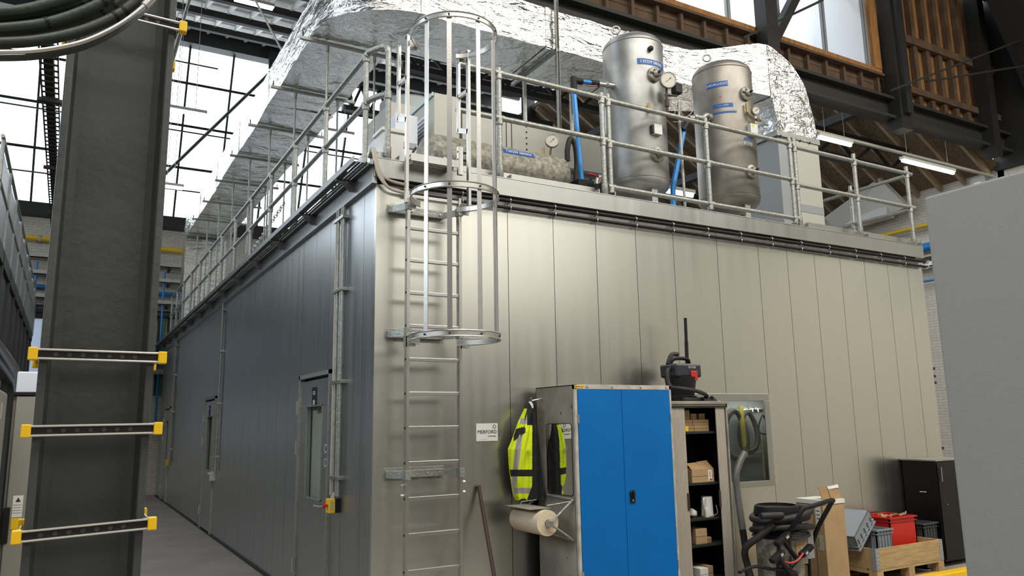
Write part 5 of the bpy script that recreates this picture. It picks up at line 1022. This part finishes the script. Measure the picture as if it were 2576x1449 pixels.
MB().tube(smooth_path([(vc.x-.25, vc.y-.18, .80), (vc.x-.38, vc.y-.12, .70), (vc.x-.44, vc.y-.02, .60), (vc.x-.36, vc.y+.05, .45), (vc.x-.33, vc.y-.0, .25), (vc.x-.30, vc.y-.1, .12)], 7), .030, 10).build('suction_hose', M_RUB, t, True)
MB().tube([(vc.x-.20, vc.y-.24, .88), (vc.x-.42, vc.y-.20, .885)], .028, 12).build('hose_end', M_RUB, t, True)
for k in range(6): MB().tube([vc+Vector(((.21+.008*k)*cos(a), (.23+.004*k)*sin(a)-.03, .735-.012*k+.01*sin(3*a+k))) for a in [2*pi*j/26 for j in range(26)]], .0055, 5, True).build('power_cord', M_BLACK, t)
MB().tube([(vc.x-.22, vc.y-.12, .08), (vc.x-.20, vc.y-.18, .66)], .016, 8).tube([(vc.x+.22, vc.y-.12, .08), (vc.x+.24, vc.y-.12, .70)], .016, 8).box(vc.x-.26, vc.x+.26, vc.y-.24, vc.y+.22, .14, .18).build('wheeled_frame', M_BLACK, t)
for sx_ in (-1, 1):
    for sy_ in (-1, 1): MB().lathe([(.02, -.02), (.065, -.018), (.065, .018), (.02, .02)], (vc.x+.27*sx_, vc.y+.2*sy_, .066), (1, 0, 0), 18).build('wheel', M_RUB, t, True)
wm = smooth_path([P(1873, 1138, Y=-.80), P(1860, 1165, Y=-.80), P(1852, 1195, Y=-.80), P(1854, 1230, Y=-.80), P(1862, 1290, Y=-.82), P(1868, 1330, Y=-.82)], 5)
t2 = thing('suction_pipe', 'curved grey metal suction pipe standing up before the window', 'pipe', (3.1, -.8, 0)); MB().tube(wm, .030, 14).build('pipe', mat('grey_metal_pipe', (.13, .13, .115), .45, .3), t2, True); MB().cyl(wm[-1], wm[-1]+(wm[-1]-wm[-2]).normalized()*.12, .030, 12).build('sleeve', M_BLACK, t2, True); MB().cyl(wm[0]+(wm[0]-wm[1]).normalized()*.001, wm[0]+(wm[0]-wm[1]).normalized()*.002, .021, 12).build('pipe_mouth', M_BLACK, t2)
q = wm[-1]; MB().tube([q, (q.x+.03, q.y-.02, .02)], .024, 10).build('lower_pipe', M_BLACK, t2, True)
def tool(name, label, a, b, w_, red=False):
    t = thing(name, label, 'vacuum tool', b); a = Vector(a); b = Vector(b); d = (b-a).normalized()
    MB().tube([a, b], .020, 10).build('neck', M_BLACK, t, True); MB().bar(a-Vector((w_/2, 0, 0))-Vector((0, 0, w_*.25)), a+Vector((w_/2, 0, 0))+Vector((0, 0, w_*.25)), .06, .045).build('head', M_BLACK, t, bevel=.01); MB().bar(a+Vector((-w_*.3, -.032, -w_*.15)), a+Vector((-w_*.1, -.032, -w_*.05)), .004, .02).build('pale_clip', M_AHU, t); return t
tool('floor_nozzle', 'black floor nozzle pointing up before the vacuum drum, upper left one', P(1968, 1356, Y=-1.20), P(2000, 1400, Y=-1.15), -.16); tool('floor_nozzle', 'black floor nozzle at the right of the vacuum, beside the tall box', P(2028, 1385, Y=-1.18), P(1990, 1425, Y=-1.15), .14); tool('floor_nozzle', 'black floor nozzle lowest in front of the vacuum drum', P(1955, 1400, Y=-1.24), P(1985, 1440, Y=-1.2), -.14)
tag(MB().tube(smooth_path([P(1975, 1413, Y=-1.26), P(1990, 1416, Y=-1.26), P(2008, 1408, Y=-1.24), P(2020, 1392, Y=-1.2)], 5), .008, 8).build('red_tube', mat('salmon', (.5, .07, .06), .4), None, True), 'thin red tube curving between the black vacuum nozzles', 'tube')
t = thing('nozzle_rack', 'low black rack holding the vacuum nozzles on the floor', 'rack', P(1985, 1449, Y=-1.15)); a = P(1985, 1435, Y=-1.15); MB().prism([(a.x-.10, -1.2, 0), (a.x+.12, -1.2, 0), (a.x+.06, -1.2, a.z), (a.x-.04, -1.2, a.z)], (0, .12, 0)).build('body', M_BLACK, t, bevel=.02); MB().tube(smooth_path([P(1860, 1440, Y=-1.2), P(1900, 1425, Y=-1.2), P(1950, 1433, Y=-1.2), P(1990, 1428, Y=-1.2)], 5), .014, 8).build('foot_bar', M_BLACK, t)
# tall cardboard box
t = thing('tall_carton', 'tall narrow cardboard carton with a torn white rim beside the vacuum', 'box', (4.3, -.7, 0)); qy0 = -.86; qx0 = P(2072, 1300, Y=qy0).x; qx1 = P(2126, 1300, Y=qy0).x; qy1 = P(2004, 1290, X=qx0).y; qz = P(2070, 1260, Y=qy0).z
MB().box(qx0, qx1, qy0, qy1, 0, qz).build('body', M_CARDL, t, bevel=.004); MB().box(qx0-.006, qx1+.006, qy0-.006, qy1+.006, qz-.035, qz+.004).build('torn_rim', M_LABW, t)
MB().prism([(qx0+.04, qy0+.03, qz), (qx0+.18, qy0+.03, qz), (qx0+.17, qy0+.08, qz+.13), (qx0+.06, qy0+.08, qz+.12)], (0, .006, 0)).prism([(qx0+.16, qy0+.02, qz), (qx1, qy0+.02, qz), (qx1, qy0+.06, qz+.13), (qx0+.17, qy0+.07, qz+.12)], (0, .006, 0)).build('flap', M_CARD, t)
MB().prism([(qx0+.17, qy0+.068, qz+.095), (qx1, qy0+.05, qz+.105), (qx1, qy0+.058, qz+.135), (qx0+.17, qy0+.072, qz+.12)], (0, -.006, 0)).build('torn_flap_edge', M_LABW, t)
MB().box(qx0-.0015, qx0, qy0+.11, qy0+.115, 0, qz-.04).build('side_seam', M_BROWN, t); MB().box(qx0-.002, qx0, qy0+.03, qy0+.09, .68, .87).build('paper_label', M_LABW, t); MB().box(qx0-.002, qx0, qy0+.025, qy0+.085, .46, .60).build('clear_label', M_AHU, t); MB().box(qx0-.003, qx0-.002, qy0+.07, qy0+.082, .49, .58).build('green_mark', mat('green_mark', (.02, .3, .08), .5), t)
MB().box(qx0-.002, qx0, qy0+.22, qy0+.28, .70, .87).build('paper_label', M_LABW, t)
for k in range(3): MB().box(qx0-.003, qx0-.002, qy0+.04, qy0+.08, .82-.035*k, .828-.035*k).build('print_line', M_INK, t)
# pallet with collar
ox0, ox1, oy0, oy1 = 5.24, 6.40, -.62, -.04
pl = thing('pallet', 'wooden pallet standing before the panels beside the tall carton', 'pallet', (5.8, -.35, 0))
for x in (ox0, (ox0+ox1)/2-.05, ox1-.10):
    for y in (oy0, oy1-.1): MB().box(x, x+.10, y, y+.1, .022, .10).build('block', M_PINE, pl)
for y in (oy0, oy1-.1): MB().box(ox0, ox1, y, y+.1, 0, .022).build('bottom_board', M_PINE, pl)
for k in range(5): MB().box(ox0, ox1, oy0+.12*k, oy0+.12*k+.10, .122, .144).build('deck_board', M_PINE, pl)
for x in (ox0, (ox0+ox1)/2-.05, ox1-.10): MB().box(x, x+.1, oy0, oy1, .10, .122).build('cross_board', M_PINE, pl)
kz0, kz1 = .146, .355; kx0 = 4.98
co_ = thing('pallet_collar', 'pine pallet collar with steel corner hinges on the pallet', 'pallet collar', (5.8, -.35, .146))
MB().box(ox0, ox1, oy0, oy0+.02, kz0, kz1).build('side_board', M_PINE, co_, bevel=.002); MB().box(ox0, ox1, oy1-.02, oy1, kz0, kz1).build('side_board', M_PINE, co_, bevel=.002)
MB().box(ox0, ox0+.02, oy0+.02, oy1-.02, kz0, kz1).build('end_board', M_PINE, co_, bevel=.002); MB().box(ox1-.02, ox1, oy0+.02, oy1-.02, kz0, kz1).build('end_board', M_PINE, co_, bevel=.002)
for x, s in ((ox0, 1), (ox1, -1)):
    h = MB().box(min(x-.003*s, x+.055*s), max(x-.003*s, x+.055*s), oy0-.003, oy0, kz0-.01, kz1+.003).box(min(x-.003*s, x), max(x-.003*s, x), oy0, oy0+.055, kz0-.01, kz1+.003).build('corner_hinge', M_GREYD, co_)
    for k in range(5):
        for q_ in (0.018, .04): MB().lathe([(.006, 0), (0, .004)], (x+q_*s, oy0-.003, kz0+.02+.04*k), (0, -1, 0), 8).build('rivet', M_STEEL, h)
# crates
def crate(name, label, M, lx, ly_, lz, mt, w_=.012, ribs=True, cat='crate', grp=None):
    """open stacking crate, local origin bottom centre, transformed by M"""
    t = thing(name, label, cat, M.translation, grp)
    def B(mb, *a): return mb.box(*a, M=M)
    x, y = lx/2, ly_/2; mb = MB()
    B(mb, -x, x, -y, y, 0, w_); B(mb, -x, -x+w_, -y, y, 0, lz); B(mb, x-w_, x, -y, y, 0, lz); B(mb, -x, x, -y, -y+w_, 0, lz); B(mb, -x, x, y-w_, y, 0, lz); mb.build('shell', mt, t)
    mb = MB()
    for z0, z1, e in ((lz-.014, lz, .018), (lz-.05, lz-.042, .012)): B(mb, -x-e, x+e, -y-e, -y, z0, z1); B(mb, -x-e, x+e, y, y+e, z0, z1); B(mb, -x-e, -x, -y, y, z0, z1); B(mb, x, x+e, -y, y, z0, z1)
    mb.build('rim', mt, t)
    if ribs:
        for k in range(5):
            xx = -x+lx*(k+.5)/5; mb = MB(); B(mb, xx-.004, xx+.004, -y-.012, y+.012, lz*.35, lz-.02); mb.build('rib', mt, t)
        for k in range(3): yy = -y+ly_*(k+.5)/3; mb = MB(); B(mb, -x-.012, x+.012, yy-.004, yy+.004, lz*.35, lz-.02); mb.build('rib', mt, t)
    return t
M1 = Matrix.Translation((5.36, -.33, .37)) @ Matrix.Rotation(radians(6), 4, 'Z') @ Matrix.Rotation(radians(-38), 4, 'X') @ Matrix.Rotation(radians(0), 4, 'Y')
c1 = crate('grey_crate', 'grey plastic crate tipped over on its side on the pallet, left one', Matrix.Translation((5.22, -.30, .60)) @ Matrix.Rotation(radians(12), 4, 'Z') @ Matrix.Rotation(radians(148), 4, 'Y'), .46, .36, .17, M_CRATE)
c2 = crate('grey_crate', 'grey plastic crate upright on the pallet beside the red bin', Matrix.Translation((5.62, -.30, .15)), .26, .34, .36, M_CRATE)
c3 = crate('red_bin', 'red plastic bin full of scrap behind the grey crates', Matrix.Translation((6.02, -.25, .15)), .46, .36, .46, M_RED, .015, False, 'bin')
for k in range(7): p = Vector((5.86+.05*k, -.3+.03*(k % 3), .60)); tag(MB().bar(p, p+Vector((.08*cos(k), .05*sin(k), .02)), .03, .015).build('scrap_piece', M_CARDL, None), 'small tan scrap piece on the red bin, %s from the left' % ('first', 'second', 'third', 'fourth', 'fifth', 'sixth', 'last')[k], 'scrap', 'scrap in the red bin')
tag(MB().tube([(6.2, -.30, .5), (6.26, -.32, .64)], .008, 6).build('scrap_rod', M_AHU, None), 'thin pale rod sticking out of the red bin', 'rod')
c4 = crate('dark_grey_crate', 'dark grey plastic crate behind the right pallet corner, before the black cabinet', Matrix.Translation((6.55, -.25, 0)), .26, .30, .50, mat('dark_crate', (.05, .055, .06), .5))
# black cabinet
t = thing('black_cabinet', 'low wide black cabinet with chrome handles at the right end of the panels', 'cabinet', (6.9, -.2, 0)); kx1 = 7.02
MB().box(6.72, 7.55, -.44, -.02, .06, 1.185).build('body', M_BLKG, t, bevel=.004)
MB().box(6.735, 7.13, -.452, -.44, .08, 1.17).build('door', M_BLKG, t, bevel=.003); MB().box(7.14, 7.54, -.452, -.44, .08, 1.17).build('door', M_BLKG, t, bevel=.003); MB().box(6.71, 7.56, -.46, -.005, 1.185, 1.20).build('top', M_GREYC, t)
a, b = P(2368, 1175, Y=-.47), P(2371, 1211, Y=-.47); MB().tube([a, b], .006, 8).build('door_handle', M_STEEL, t); a, b = P(2314, 1237, X=6.71), P(2331, 1238, X=6.71); MB().tube([a, b], .006, 8).build('drawer_handle', M_STEEL, t); p = P(2384, 1269, Y=-.46); MB().lathe([(.008, 0), (.006, .008), (0, .009)], p, (0, -1, 0), 10).build('lock', M_STEEL, t)
# yellow kerb and machine panel
t = thing('yellow_barrier', 'yellow painted floor barrier bar by the grey machine panel', 'barrier', (6, -1.2, 0)); a = P(2320, 1452, Y=-1.05); b = P(2416, 1428, Y=-1.05)
MB().box(a.x-.9, b.x+1.2, -1.12, -1.0, 0, (a.z+b.z)/2).build('bar', M_YEL, t, bevel=.01)
t = thing('machine_panel', 'large flat grey machine cabinet filling the right picture edge', 'machine', (2.2, -5, 0))
MB().box(1.568, 2.9, -8.2, -3.765, 0, 2.80).build('housing', M_PANEL, t, bevel=.012); MB().lathe([(.018, 0), (.016, .008), (0, .01)], (1.60, -4.02, 2.80), (0, 0, 1), 12).build('top_bolt', M_AHU, t)
